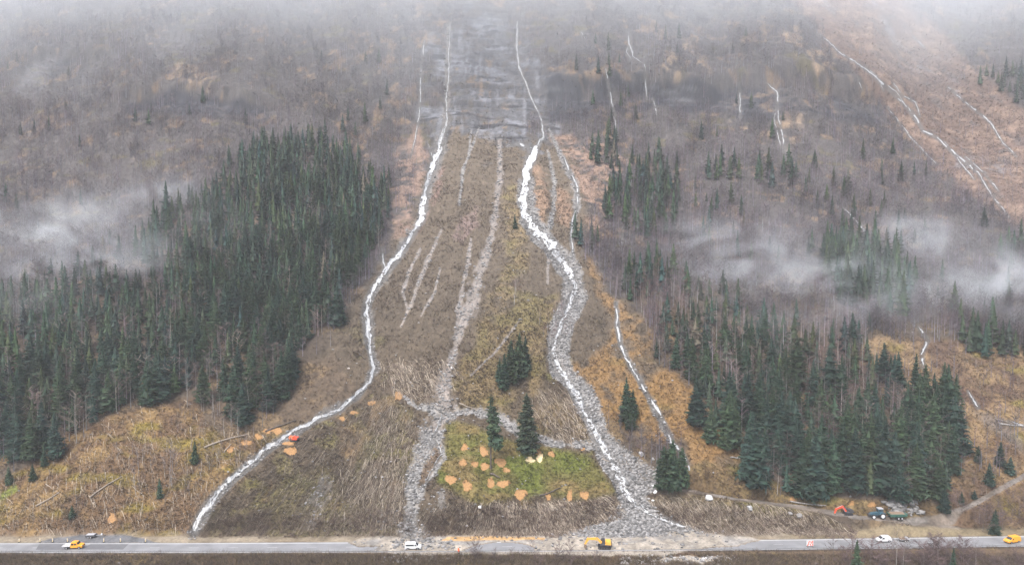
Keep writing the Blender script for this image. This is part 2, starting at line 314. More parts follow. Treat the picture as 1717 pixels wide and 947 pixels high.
paint(low * sst(.05, .45, -n2 + .3 * n5) * .6, C3(.08, .062, .048)); paint(low * sst(.2, .5, n1 + .3 * n2) * .6, C3(.24, .20, .10)); paint(low * sst(.15, .5, fbm(XX / 9, YY / 9, 477, 2)) * .55, C3(.135, .135, .05)); paint(low * sst(.3, .6, fbm(XX / 6, YY / 6, 479, 2)) * .6, C3(.27, .18, .09))
PAL = np.maximum.reduce([pmask(q, 4, 10, 5, 88 + e) for e, q in enumerate([[(530, 800), (555, 790), (560, 830), (530, 880), (505, 895), (500, 875)], [(635, 855), (668, 850), (672, 885), (635, 885)], [(690, 800), (705, 820), (690, 850)], [(720, 830), (745, 820), (750, 850), (725, 860)]])])
paint(PAL * sst(.0, .4, n5 + .5 * n3) * .8, C3(.22, .205, .19))
paint(pmask([(560, 720), (610, 710), (650, 760), (640, 800), (600, 790)], 10, 16, 9, 31) * .5 * sst(-.3, .4, n2), C3(0.296, 0.188, 0.102))
mnd = zone('mound', [(745, 700), (800, 718), (860, 745), (920, 752), (990, 768), (1035, 825), (990, 835), (900, 830), (800, 840), (735, 805), (742, 750)], 8, 10)
paint(mnd * .95, C3(0.170, 0.155, 0.050)); paint(mnd * sst(-.2, .4, n2 + .4 * n1) * .95, C3(0.155, 0.175, 0.040)); paint(mnd * sst(-.05, .5, n4) * .8, C3(0.260, 0.190, 0.085))
paint(pmask([(770, 840), (860, 840), (1030, 830), (1040, 860), (940, 895), (720, 895), (715, 850)], 8, 12, 9, 33) * sst(.0, .6, n2 + n5 * .4) * .7, C3(0.260, 0.180, 0.095))
rbk = zone('bank_right', [(1085, 835), (1150, 830), (1250, 845), (1370, 870), (1440, 898), (1230, 897), (1150, 875)], 5, 7)
paint(rbk, C3(0.170, 0.130, 0.075)); paint(rbk * sst(-.2, .4, n2 + .4 * n5), C3(0.229, 0.180, 0.102)); paint(rbk * sst(.1, .5, n4) * .6, C3(0.190, 0.170, 0.040))
rcl = zone('clearing_right', [(1440, 570), (1500, 560), (1560, 575), (1750, 600), (1900, 640), (1900, 880), (1600, 885), (1580, 850), (1605, 790), (1600, 700), (1510, 660), (1460, 630)])
paint(rcl, C3(0.190, 0.120, 0.070)); paint(rcl * sst(-.4, .3, n2 + .3 * n5), C3(0.318, 0.217, 0.119)); paint(rcl * sst(.15, .6, n4) * .8, C3(0.281, 0.225, 0.060)); paint(rcl * sst(.1, .5, -n1 - .4 * n2) * .7, C3(0.140, 0.090, 0.065))
rsl = zone('slope_right', [(1280, -60), (1450, -60), (1570, 50), (1717, 180), (1900, 300), (1900, 480), (1700, 375), (1640, 335), (1560, 270), (1480, 170), (1390, 80)])
paint(rsl * .9, C3(0.165, 0.108, 0.083)); paint(rsl * sst(-.1, .5, n4 + .3 * n2), C3(0.245, 0.167, 0.122)); paint(rsl * sst(.2, .6, -n2) * .7, C3(0.122, 0.101, 0.094)); paint(rsl * sst(.35, .7, n1 + n5 * .3) * .6, C3(0.187, 0.187, 0.202))
for k, pg in enumerate([[(1100, 70), (1170, 60), (1200, 120), (1120, 130)], [(1250, 220), (1350, 190), (1330, 240), (1260, 230)], [(1300, 60), (1340, 40), (1420, 130), (1330, 100)], [(300, 100), (360, 130), (340, 160), (290, 140)], [(520, 120), (560, 130), (545, 160)], [(1250, 465), (1340, 440), (1340, 480), (1280, 480)]]):
    paint(pmask(pg, 12, 18, 14, 51 + k) * sst(-.2, .4, n2 + .4 * n5) * .9, C3(0.281, 0.203, 0.136))
zone('rockface', [(748, 36), (868, 33), (888, 100), (903, 180), (914, 215), (902, 243), (850, 236), (795, 212), (745, 238), (716, 240), (735, 185), (744, 100)], 16, 62, 17)
rk = np.clip(POLY['rockface'] * 1.25 - .55 * sst(-.1, .6, fbm(XX / 13, ZG / 11, 457, 3)), 0, 1) * (1 - .75 * sst(.28, .6, fbm(XX / 7, ZG / 5, 459, 3)))
wz = ZG + 2.2 * fbm(XX / 22, YY / 22, 461, 2) + .07 * XX
stra = .55 * fbm(XX / 15, wz / 3.4, 463, 3) + .6 * fbm(XX / 34, wz / 8.0, 465, 2); str2 = fbm(XX / 5, ZG / 4.2, 467, 3)
paint(rk, ROCK * .74); paint(rk * sst(.05, .35, stra), C3(.078, .078, .086)); paint(rk * sst(.08, .4, -stra - .25 * str2), C3(.17, .175, .195)); paint(rk * sst(.15, .45, str2 + .4 * n2) * .6, C3(.10, .085, .07))
paint(rk * sst(.35, .6, n2) * .8, C3(.20, .145, .10)); paint(rk * sst(.2, .5, fbm(XX / 3.5, ZG / 30, 471, 2)) * .6, C3(.19, .195, .215)); paint(rk * sst(.25, .5, fbm(XX / 4, ZG / 45, 475, 2)) * .6, C3(.07, .07, .078)); paint(rk * sst(.28, .42, fbm(XX / 20, wz / 2.6, 473, 2)) * .85, C3(.035, .035, .04))
CLF = np.zeros(PX.shape)
for k, (pg, s) in enumerate([([(912, 122), (1000, 135), (1100, 122), (1210, 145), (1330, 160), (1470, 185), (1470, 208), (1330, 198), (1210, 192), (1100, 182), (1000, 192), (918, 205)], 1), ([(205, 168), (300, 152), (390, 165), (445, 180), (440, 202), (300, 192), (205, 182)], 1), ([(80, 105), (130, 100), (120, 125), (75, 122)], .8), ([(20, 150), (60, 100), (120, 75), (110, 105), (50, 170)], -.18)]):
    m = pmask(pg, 7, 16, 15, 61 + k) * sst(-.55, 0, n4 + .4 * stra)
    CLF = np.maximum(CLF, m); paint(m * abs(s), DROCK if s > 0 else C3(0.330, 0.330, 0.350)); paint(m * sst(.2, .6, stra) * .5, C3(0.160, 0.160, 0.170))
# mountain top rock
paint(sst(20, -40, PY) * sst(-.1, .5, n4) * .7, C3(0.260, 0.250, 0.250))
for c, col in (('dgrey', DGR), ('pink', PNK), ('grey', GRY)):
    paint(GM[c], col * (1 + .25 * n3[..., None] + .2 * n5[..., None])); paint(GM[c] * sst(.0, .55, n5 + .5 * n2) * .55, C3(.15, .125, .10))
paint(pmask([(735, 735), (742, 745), (738, 775), (712, 810), (705, 800), (712, 770)], 2, 4, 4, 71), C3(0.190, 0.140, 0.100))
paint(bedB, GRY * (1 + .22 * n3[..., None] + .25 * n5[..., None])); paint(bedB * sst(.2, .6, n2) * .5, PNK); paint(bedB * sst(.15, .5, -n5 - .4 * n2) * .6, C3(0.170, 0.165, 0.160))
paint(SM * .75, C3(.12, .115, .11))
und = pmask([(1048, 752), (1095, 784), (1105, 812), (1085, 822), (1070, 795), (1040, 765)], 4, 6, 6, 73)
paint(und * .8, C3(0.150, 0.125, 0.100))
paint(tm, C3(0.200, 0.165, 0.135) * (1 + .3 * n5[..., None])); paint(tm * sst(-.2, .4, n2) * .7, C3(0.270, 0.250, 0.230))
paint(pmask([(1480, 842), (1500, 836), (1540, 845), (1545, 860), (1500, 862)], 3, 4, 4, 75), C3(0.270, 0.260, 0.250) * (1 + .3 * n5[..., None]))
paint(pmask([(1635, 690), (1660, 715), (1717, 765), (1717, 735), (1680, 700)], 6, 8, 6, 77) * .7, C3(0.200, 0.170, 0.150))
ftf = pmask([(1225, 785), (1380, 832), (1560, 842), (1600, 852), (1560, 866), (1380, 856), (1250, 838), (1150, 812), (1140, 785), (1180, 770)], 4, 8, 6, 86) * (1 - tm)
paint(ftf, C3(.19, .13, .07)); paint(ftf * sst(-.2, .4, n2 + .4 * n5), C3(.25, .18, .085)); paint(ftf * sst(.05, .5, n4) * .7, C3(.17, .155, .05))
verge = sst(-1.0, .5, s_all) * (1 - sst(3.5, 6.5, s_all + 1.5 * n2))
paint(verge, C3(.27, .225, .165)); paint(verge * sst(1300, 1360, PX) * .7, C3(.19, .15, .085)); paint(verge * sst(.1, .5, n2) * .5, C3(.15, .115, .075))
toe = pmask([(580, 908), (640, 897), (1235, 897), (1260, 908)], 2, 3, 4, 79); paint(toe, MUDC)
paint(mud, MUDC * (1 + .18 * n5[..., None])); paint(mud * sst(.1, .5, n2) * .7, GRY)
paint(pmask([(740, 907), (750, 899), (830, 898.5), (912, 900), (915, 905), (800, 907)], 1.0, 1.5, 3, 81), SAND)
paint(pmask([(1050, 866), (1090, 862), (1115, 880), (1110, 898), (1050, 896), (1030, 885)], 4, 6, 5, 83) * sst(-.3, .3, n5), C3(.15, .15, .15))
paint(layby, C3(.15, .15, .155) * (1 + .12 * n5[..., None]))
nb = near & (s_all < -8.5)
paint(nb * 1.0, C3(.16, .11, .07)); paint(nb * sst(-.1, .5, n2 + .4 * n5) * .8, C3(.25, .18, .08)); paint(nb * sst(.0, .5, n4), C3(.11, .08, .06)); paint(mud * nb, MUDC)
paint(pmask([(0, 828), (25, 812), (30, 820), (0, 840)], 3, 3, 4, 85), C3(.22, .24, .06))
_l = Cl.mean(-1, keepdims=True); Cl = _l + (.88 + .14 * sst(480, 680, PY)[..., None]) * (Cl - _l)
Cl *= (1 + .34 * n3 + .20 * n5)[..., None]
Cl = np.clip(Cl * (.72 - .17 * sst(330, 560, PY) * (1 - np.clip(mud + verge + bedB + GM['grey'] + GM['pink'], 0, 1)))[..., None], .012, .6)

# ------------------------------------------------------------------ materials
def mat(name, color=(.5, .5, .5), rough=.85, attr=None, var=.0, vscale=3.0, bump=0, bscale=8, metal=0, objvar=0, spec=.25):
    m = bpy.data.materials.new(name); m.use_nodes = True; nt = m.node_tree; N, L = nt.nodes, nt.links
    p = N['Principled BSDF']; p.inputs['Roughness'].default_value = rough; p.inputs['Metallic'].default_value = metal
    p.inputs['Specular IOR Level'].default_value = spec
    if attr:
        a = N.new('ShaderNodeVertexColor'); a.layer_name = attr; src = a.outputs['Color']
    else:
        a = N.new('ShaderNodeRGB'); a.outputs[0].default_value = (*color, 1); src = a.outputs[0]
    geo = N.new('ShaderNodeTexCoord')
    def mul(src, fac_out, lo, hi):
        mr = N.new('ShaderNodeMapRange'); mr.inputs['To Min'].default_value = lo; mr.inputs['To Max'].default_value = hi
        L.new(fac_out, mr.inputs['Value'])
        v = N.new('ShaderNodeVectorMath'); v.operation = 'SCALE'; L.new(src, v.inputs[0]); L.new(mr.outputs[0], v.inputs['Scale'])
        return v.outputs[0], mr
    if var:
        t = N.new('ShaderNodeTexNoise'); t.inputs['Scale'].default_value = vscale; t.inputs['Detail'].default_value = 4
        L.new(geo.outputs['Object'], t.inputs['Vector'])
        src, mr = mul(src, t.outputs['Fac'], 1 - var, 1 + var); mr.inputs['From Min'].default_value = .3; mr.inputs['From Max'].default_value = .7
    if objvar:
        oi = N.new('ShaderNodeObjectInfo'); src, mr = mul(src, oi.outputs['Random'], 1 - objvar, 1 + objvar)
    L.new(src, p.inputs['Base Color'])
    if bump:
        t = N.new('ShaderNodeTexNoise'); t.inputs['Scale'].default_value = bscale; t.inputs['Detail'].default_value = 3; L.new(geo.outputs['Object'], t.inputs['Vector'])
        b = N.new('ShaderNodeBump'); b.inputs['Strength'].default_value = bump; b.inputs['Distance'].default_value = .3; L.new(t.outputs['Fac'], b.inputs['Height']); L.new(b.outputs[0], p.inputs['Normal'])
    return m
M = {}
M['ground'] = mat('ground_soil', attr='Col', rough=.9, var=.22, vscale=1.6, bump=.6, bscale=2.2, spec=.15)
M['veg'] = mat('vegetation', attr='Col', rough=.85, spec=.1)
M['needles'] = mat('spruce_needles', attr='Col', rough=.75, objvar=.28, spec=.15)
M['bark'] = mat('spruce_bark', (.085, .07, .06), .9, var=.3, objvar=.2)
M['birchbark'] = mat('birch_bark', (.26, .245, .23), .85, var=.4, vscale=2, objvar=.3)
M['shrubbark'] = mat('shrub_bark', (.125, .108, .10), .9, var=.3, vscale=2, objvar=.35)
M['twigs'] = mat('bare_twigs', attr='Col', rough=.9, objvar=.2, spec=.1)
M['rock'] = mat('debris_stone', attr='Col', rough=.8, var=.2, vscale=4, spec=.3)
M['foam'] = mat('white_water', attr='Col', rough=.35, var=.12, vscale=1.2, spec=.4)
M['asphalt'] = mat('asphalt', (.175, .176, .181), .5, var=.20, vscale=.22, bump=.1, bscale=30, spec=.4)
M['asphalt_new'] = mat('asphalt_patch', (.105, .105, .11), .6, var=.12, vscale=.5, spec=.4)
M['line'] = mat('road_paint', (.42, .42, .42), .6, var=.1)
M['sawdust'] = mat('sawdust', (.25, .142, .062), .95, var=.22, vscale=2.4)
M['sawdust_pale'] = mat('pale_sawdust', (.47, .37, .22), .95, var=.2, vscale=2)
M['wood'] = mat('weathered_wood', (.22, .185, .15), .9, var=.3)
M['white'] = mat('white_paint', (.52, .52, .52), .35, spec=.5)
M['orange'] = mat('orange_paint', (.66, .28, .02), .4, spec=.5)
M['yellow'] = mat('yellow_paint', (.62, .32, .05), .45, var=.1, spec=.5)
M['red'] = mat('red_paint', (.62, .07, .03), .5, spec=.4)
M['redor'] = mat('orange_red_paint', (.80, .16, .05), .5, spec=.4)
M['glass'] = mat('dark_glass', (.03, .035, .04), .1, spec=.6)
M['black'] = mat('black_rubber', (.02, .02, .022), .8)
M['steel'] = mat('grey_steel', (.38, .38, .39), .45, metal=.5)
M['dark'] = mat('dark_metal', (.05, .05, .055), .6)
M['green'] = mat('dark_green_paint', (.03, .085, .065), .45, spec=.5)
M['teal'] = mat('dark_teal_paint', (.03, .075, .10), .4, spec=.5)
M['silver'] = mat('silver_paint', (.5, .5, .52), .35, metal=.4)
M['mudmetal'] = mat('muddy_steel', (.17, .125, .09), .8, var=.2)

# ------------------------------------------------------------------ mesh helpers
def mesh(name, V, F, m, cols=None, smooth=False):
    """V n x 3, F list of arrays (k x 3 and/or k x 4)"""
    me = bpy.data.meshes.new(name); V = np.ascontiguousarray(V, np.float32)
    F = [np.asarray(f, np.int32) for f in (F if isinstance(F, (list, tuple)) else [F]) if len(f)]
    me.vertices.add(len(V)); me.vertices.foreach_set('co', V.ravel())
    loops = np.concatenate([f.ravel() for f in F]); tot = np.concatenate([np.full(len(f), f.shape[1], np.int32) for f in F])
    me.loops.add(len(loops)); me.loops.foreach_set('vertex_index', loops)
    me.polygons.add(len(tot)); me.polygons.foreach_set('loop_start', np.concatenate([[0], np.cumsum(tot)[:-1]]).astype(np.int32)); me.polygons.foreach_set('loop_total', tot)
    if smooth: me.polygons.foreach_set('use_smooth', np.ones(len(tot), bool))
    me.update(calc_edges=True)
    if cols is not None:
        a = me.color_attributes.new('Col', 'FLOAT_COLOR', 'POINT')
        c = np.ones((len(V), 4), np.float32); c[:, :3] = cols; a.data.foreach_set('color', c.ravel())
    me.materials.append(m)
    return me
def obj(name, me, parent=None, loc=None):
    o = bpy.data.objects.new(name, me); COL.objects.link(o)
    if parent is not None: o.parent = parent
    if loc is not None: o.location = loc
    return o
def tag(o, label, cat, group=None):
    o['label'] = label; o['category'] = cat
    if group: o['group'] = group
    return o
def kind(o, k): o['kind'] = k; return o

# ------------------------------------------------------------------ the ground sheet
idx = np.arange(NU * NY).reshape(NY, NU)
quads = np.stack([idx[:-1, :-1], idx[:-1, 1:], idx[1:, 1:], idx[1:, :-1]], -1).reshape(-1, 4)
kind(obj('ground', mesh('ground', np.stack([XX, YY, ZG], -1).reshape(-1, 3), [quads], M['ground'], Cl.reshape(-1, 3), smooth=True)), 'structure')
def sheet(name, x0, x1, y0, y1, z, m, col):
    V = [(x0, y0, z), (x1, y0, z), (x1, y1, z), (x0, y1, z)]
    return kind(obj(name, mesh(name, V, [np.array([[0, 1, 2, 3]])], m, np.tile(col, (4, 1)))), 'structure')
sheet('valley_ground', -900, 900, -450, 225, -14.5, M['ground'], (.17, .14, .08))
# ------------------------------------------------------------------ road
def strip(name, xs, ya, yb, z, m):
    n = len(xs); V = np.concatenate([np.stack([xs, ya, np.full(n, z)], 1), np.stack([xs, yb, np.full(n, z)], 1)])
    i = np.arange(n - 1); return kind(obj(name, mesh(name, V, [np.stack([i + n, i + n + 1, i + 1, i], 1)], m)), 'structure')
rx = np.linspace(-260, 260, 240)
RFAR, RNEAR = road_far(rx), road_near(rx)
strip('road', rx, RFAR, RNEAR, 0.0, M['asphalt'])
strip('road_edge_line', rx, RFAR - 0.45, RFAR - 0.75, 0.006, M['line'])
strip('road_edge_line', rx, RNEAR + 0.75, RNEAR + 0.45, 0.006, M['line'])
mid = 0.52 * RFAR + 0.48 * RNEAR
cd = []
V, F = [], []
for x in np.arange(-255, 255, 12.0):
    xs = np.array([x, x + 3.0]); y = np.interp(xs, rx, mid); k = len(V)
    V += [(xs[0], y[0] - .06, .006), (xs[1], y[1] - .06, .006), (xs[1], y[1] + .06, .006), (xs[0], y[0] + .06, .006)]; F.append((k, k + 1, k + 2, k + 3))
kind(obj('road_centre_line', mesh('road_centre_line', np.array(V), [np.array(F)], M['line'])), 'structure')
for pg in ([(66, 911), (117, 911), (112, 921), (60, 921)], [(152, 911.2), (216, 911.2), (206, 920.5), (136, 920.5)]):
    x, y = flat([p[0] for p in pg], [p[1] for p in pg])
    kind(obj('road_patch', mesh('road_patch', np.stack([x, y, np.full(4, .012)], 1)[::-1], [np.array([[0, 1, 2, 3]])], M['asphalt_new'])), 'structure')

# ------------------------------------------------------------------ streams: strips of white water with gaps where stones stand out
def dens_line(pts, step=1.2):
    p = np.asarray(pts, float); seg = np.hypot(np.diff(p[:, 0]), np.diff(p[:, 1])); c = np.concatenate([[0], np.cumsum(seg)])
    t = np.arange(0, c[-1], step); return np.interp(t, c, p[:, 0]), np.interp(t, c, p[:, 1]), np.interp(t, c, p[:, 2])
def bright(px, py):
    """how closed the white water is (0 broken cascade .. 1 solid)"""
    b = np.full(len(px), .31)
    for (x0, x1, y0, y1, v) in ((870, 960, 246, 416, .97), (700, 720, 330, 378, .97), (720, 750, 240, 288, .72), (600, 690, 400, 500, .62), (600, 640, 500, 570, .48), (940, 965, 442, 470, .8), (925, 1160, 478, 890, .54), (935, 960, 418, 442, .40)):
        b = np.where((px >= x0) & (px <= x1) & (py >= y0) & (py <= y1), v, b)
    return b
def stream(name, pts, k, solid=None):
    px, py, w = dens_line(pts)
    n = len(px); ph = np.cumsum(np.full(n, 1.2))
    off = vn(ph / 16, ph * 0 + k, 501) * (0.14 * w + .7) + vn(ph / 5, ph * 0 + k, 503) * .7
    d = np.stack([np.gradient(px), np.gradient(py)], 1); d /= np.linalg.norm(d, axis=1)[:, None] + 1e-9
    px = px - d[:, 1] * off; py = py + d[:, 0] * off
    br = bright(px, py) if solid is None else np.full(n, solid)
    end = np.minimum(1, np.minimum(np.arange(n) + 2, n - np.arange(n) + 1) / 12.0)
    w = w * np.where(br > .8, .88, .76) * (end * 1.1 if solid is not None else 1)
    nc = 15; cs = np.linspace(-.5, .5, nc)
    rag = 1 + .5 * vn(ph[:, None] / 6, cs[None] * 2 + k, 505) * (np.abs(cs[None]) > .3)
    qx = px[:, None] - d[:, 1:2] * cs[None] * w[:, None] * rag; qy = py[:, None] + d[:, 0:1] * cs[None] * w[:, None] * rag
    x, y = at(qx.ravel(), qy.ravel()); z = hz(x, y)
    A = ph[:, None] + cs[None] * 0; B = cs[None] * w[:, None]
    f1 = fbm(A / 9, B / 1.9 + .5 * vn(A / 5, A * 0 + k, 507), 509 + k, 2); f2 = vn(A / 2.2, B / 1.1, 511 + k)
    z = z + .10 + .16 * np.abs(f2).ravel()
    edge = np.abs(cs[None]) * 2
    thr = .30 - 1.1 * (br[:, None] - .4)
    foam = sst(thr - .35, thr + .35, f1 + .3 * f2 - .35 * edge ** 2)
    for q in range(4 if solid is None else 2):
        ck = (.40 if solid is None else .22) * vn(A / (10 + 5 * q), A * 0 + q * 3, 521 + k + 7 * q); hw = ((.085 if solid is None else .2) + .05 * vn(A / 4, A * 0, 541 + k + q)) * (1 - .8 * sst(.15, .5, vn(A / (8 + 3 * q), A * 0 + 5, 561 + k + q)) * (1 if q else .4))
        foam = np.maximum(foam, np.exp(-((cs[None] - ck) / np.maximum(hw, .02)) ** 2))
    if solid is not None: foam = foam * (1 - .95 * sst(.0, .35, vn(A / 8, A * 0 + 7, 581 + k)))
    keep = (edge + .45 * f1 + .25 * f2 < .88 + .1 * foam) & ((foam > .10) | ((f1 > -.25) & (solid is None)))
    i, j = np.meshgrid(np.arange(n - 1), np.arange(nc - 1), indexing='ij'); 
    kp = keep[:-1, :-1] & keep[1:, 1:] | keep[:-1, 1:] & keep[1:, :-1]
    q = np.stack([i * nc + j, i * nc + j + 1, (i + 1) * nc + j + 1, (i + 1) * nc + j], -1)[kp]
    P = np.stack([x, y, z], 1)
    # drop faces that stretch over a brow
    e = np.abs(P[q[:, 0], 1] - P[q[:, 2], 1]); q = q[e < 14]
    wet = .085 + .05 * (f2 + 1) / 2; tone = (wet + ((.28 + .22 * np.clip(br[:, None] * 2 - .8, 0, 1) if solid is None else .33) + .09 * f2 - wet) * np.clip(foam, 0, 1) ** 1.2).ravel()
    cols = np.stack([tone * .97, tone * .99, tone * 1.01], 1)
    kind(obj(name, mesh(name, P, [q[:, ::-1]], M['foam'], cols, smooth=True)), 'structure')
stream('stream', STREAM_A, 1); stream('stream', STREAM_B, 2); stream('stream', STREAM_C, 3, .42)
for k, t in enumerate(THIN): stream('stream', t, 10 + k, .34 if k not in (1,) else .7)

# ------------------------------------------------------------------ scattering helpers
inframe = (PX > -160) & (PX < 1880) & (PY > -60) & (PY < 962)
def scatter(mask, n):
    w = (mask * inframe * (UU > -.9) * (UU < .9)).ravel().astype(float)
    w = w * np.broadcast_to(np.clip(np.gradient(PY.mean(1)) * -1, 0.05, 6)[:, None], PX.shape).ravel() if False else w
    c = np.cumsum(w); i = np.minimum(np.searchsorted(c, rng.random(n) * c[-1]), len(w) - 1)
    j, a = i // NU, i % NU
    u = us[a] + (rng.random(n) - .5) * 0.0014; y = ys[j] + (rng.random(n) - .5) * (ys[np.minimum(j + 1, NY - 1)] - ys[np.maximum(j - 1, 0)]) * .5
    return u * y, y, hz(u * y, y), i
def down(x, y, e=2.0):
    gx = (hz(x + e, y) - hz(x - e, y)) / (2 * e); gy = (hz(x, y + e) - hz(x, y - e)) / (2 * e)
    return -np.stack([gx, gy], 1)
def tri_cloud(P, Q, Wd, side, cols, name, m, knd='stuff', parent=None):
    """blades: triangles with base centre P, tip Q, base width Wd along unit vector side"""
    n = len(P); V = np.empty((n, 3, 3)); V[:, 0] = P - side * Wd[:, None] / 2; V[:, 1] = P + side * Wd[:, None] / 2; V[:, 2] = Q
    o = obj(name, mesh(name, V.reshape(-1, 3), [np.arange(3 * n).reshape(-1, 3)], m, np.repeat(cols, 3, 0)), parent)
    if knd: kind(o, knd)
    return o
def unit(v): return v / (np.linalg.norm(v, axis=-1, keepdims=True) + 1e-9)
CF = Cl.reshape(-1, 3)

fanm, ridm, orrm, lefm, lowm, mndm, rbkm, rclm, rslm, oupm = (POLY[k] for k in ('fan', 'ridge_yellow', 'orange_right', 'slope_left', 'brush_low', 'mound', 'bank_right', 'clearing_right', 'slope_right', 'orange_upper'))
bare_gr = np.clip(np.maximum.reduce([GM['grey'], GM['pink'], GM['dgrey'], bedB, SM, tm, mud, layby, verge, toe, (onroad & (s_all < 0)) * 1.0]), 0, 1)
soil = 1 - np.clip(bare_gr * 1.3, 0, 1)
nearbank = (near & (s_all < -9)) * 1.0 * (1 - np.clip(mud * 1.5, 0, 1))

# where sawdust lies nothing grows
SAW = [(385, 753, 19, 13, 'orange sawdust patch lowest left of the long stream, beside a fallen log end'), (413, 742, 19, 11, 'orange sawdust patch second up from the lowest, left of the long stream'), (433, 732, 15, 11, 'orange sawdust patch between the log and the long stream, third from the lowest'), (447, 723, 14, 9, 'small orange sawdust patch against the fallen trunk by the stream'), (463, 722, 22, 13, 'orange sawdust patch at the top of the row left of the long stream'),
    (485, 743, 20, 9, 'flat orange sawdust patch just under the small red excavator'), (488, 756, 21, 17, 'large orange sawdust patch below the small red excavator'), (574, 702, 10, 8, 'tiny orange sawdust patch right of the stream, nearer the excavator'), (593, 692, 13, 8, 'small orange sawdust patch right of the stream, halfway to the cross trail'), (623, 676, 15, 8, 'faint orange sawdust patch right of the stream bend'), (669, 664, 20, 14, 'bright orange sawdust patch at the left end of the cross trail'),
    (779, 750, 12, 15, 'orange sawdust patch highest on the left of the green mound'), (811, 757, 17, 18, 'big orange sawdust patch left of the slender spruce, upper one'), (776, 776, 14, 15, 'orange sawdust patch on the mound, left end of the middle row'), (796, 778, 13, 12, 'round orange sawdust patch second from left in the mound middle row'), (813, 782, 19, 13, 'orange sawdust patch touching the left foot of the slender spruce'), (839, 775, 20, 17, 'large orange sawdust patch right of the slender spruce trunk'), (849, 788, 14, 10, 'thin orange sawdust streak below the patch right of the slender spruce'),
    (756, 804, 19, 18, 'orange sawdust patch at the far left low edge of the mound'), (783, 814, 18, 21, 'large orange sawdust patch low on the mound beside the left edge one'), (823, 810, 15, 18, 'orange sawdust patch beside the dark fallen branch on the mound'), (844, 811, 24, 15, 'slanting orange sawdust patch right of the dark fallen branch'), (873, 829, 20, 25, 'long slanting orange sawdust patch in the middle of the mound foot'), (919, 832, 10, 14, 'faint orange sawdust patch under the fallen log on the mound'), (955, 831, 11, 20, 'upright orange sawdust streak, left of the pair at the right mound foot'), (980, 830, 15, 17, 'orange sawdust streak, right of the pair at the right mound foot'),
    (900, 757, 17, 14, 'orange sawdust patch at the foot of the ragged full spruce'), (873, 753, 7, 9, 'tiny orange sawdust patch left of the ragged spruce foot'), (925, 761, 11, 12, 'small orange sawdust patch right of the pale patches'), (977, 752, 8, 8, 'tiny orange sawdust patch by the right end of the cross trail'),
    (1331, 836, 16, 9, 'orange sawdust patch at the left foot of the right forest'), (1427, 844, 13, 10, 'pale orange sawdust patch behind the red crane arm'), (1462, 846, 15, 11, 'orange sawdust patch behind the tractor'), (188, 869, 18, 17, 'orange bare soil scar low on the left slope above the lay-by')]
SAWM = np.zeros(PX.shape)
for q in SAW + [(889, 771, 18, 10), (905, 768, 13, 15)]: SAWM = np.maximum(SAWM, (((PX - q[0]) / (q[2] * .40)) ** 2 + ((PY - q[1] - .8) / (q[3] * .40)) ** 2 < 1.0) * 1.0)
soil = soil * (1 - SAWM)
# stones of the debris channels
ICO_V = np.array([(0, 0, 1), (.89, 0, .45), (.28, .85, .45), (-.72, .53, .45), (-.72, -.53, .45), (.28, -.85, .45), (.72, .53, -.45), (-.28, .85, -.45), (-.89, 0, -.45), (-.28, -.85, -.45), (.72, -.53, -.45), (0, 0, -1)])
ICO_F = np.array([(0, 1, 2), (0, 2, 3), (0, 3, 4), (0, 4, 5), (0, 5, 1), (1, 6, 2), (2, 7, 3), (3, 8, 4), (4, 9, 5), (5, 10, 1), (2, 6, 7), (3, 7, 8), (4, 8, 9), (5, 9, 10), (1, 10, 6), (6, 11, 7), (7, 11, 8), (8, 11, 9), (9, 11, 10), (10, 11, 6)])
def rocks(name, mask, n, r0, r1, tone):
    x, y, z, i = scatter(mask, n); r = r0 + (r1 - r0) * rng.random(n) ** 3; r = r * (0.55 + y / 460)
    sh = .75 + .5 * rng.random((n, 12, 1)); sc = np.stack([.8 + .6 * rng.random(n), .8 + .6 * rng.random(n), .5 + .4 * rng.random(n)], 1)
    V = ICO_V[None] * sh * sc[:, None] * r[:, None, None]
    a = rng.random(n) * 6.28; ca, sa = np.cos(a)[:, None], np.sin(a)[:, None]
    V = np.stack([V[..., 0] * ca - V[..., 1] * sa, V[..., 0] * sa + V[..., 1] * ca, V[..., 2]], -1) + np.stack([x, y, z + .15 * r], 1)[:, None]
    F = ICO_F[None] + 12 * np.arange(n)[:, None, None]
    g = tone[0] + (tone[1] - tone[0]) * rng.random(n); c = np.stack([g, g * .97, g * .95], 1)
    kind(obj(name, mesh(name, V.reshape(-1, 3), [F.reshape(-1, 3)], M['rock'], np.repeat(c, 12, 0))), 'stuff')
rocks('debris_rubble', (1 - .62 * SM) * np.clip(bedB * 1.2 * (1 - .7 * sst(845, 872, PY)) + GM['grey'] * .5 + GM['pink'] * .3 + GM['dgrey'] * .22, 0, 1), 17000, .09, .60, (.06, .25))
rocks('rock_heap', pmask([(1000, 880), (1060, 866), (1100, 866), (1125, 884), (1100, 900), (1040, 900), (960, 897)], 3, 5, 5, 91) + .02 * mud + .15 * pmask([(655, 905), (760, 905), (760, 921), (650, 921)], 2, 3, 4, 92), 3400, .13, .65, (.055, .22))
rocks('scattered_stones', soil * (.04 + .5 * lowm * sst(.1, .5, n1) + .15 * fanm + 3.5 * PAL) * sst(150, 400, PY), 1300, .10, .45, (.11, .25))
rocks('bank_rubble', pmask([(640, 929), (760, 929), (760, 940), (640, 942)], 2, 3, 4, 93) + pmask([(1040, 932), (1240, 932), (1240, 947), (1040, 947)], 2, 3, 4, 94), 800, .12, .5, (.10, .42))

rocks('outcrop_stones', pmask([(1482, 842), (1500, 836), (1540, 845), (1543, 858), (1500, 860)], 2, 3, 4, 160), 260, .3, 1.1, (.07, .20))
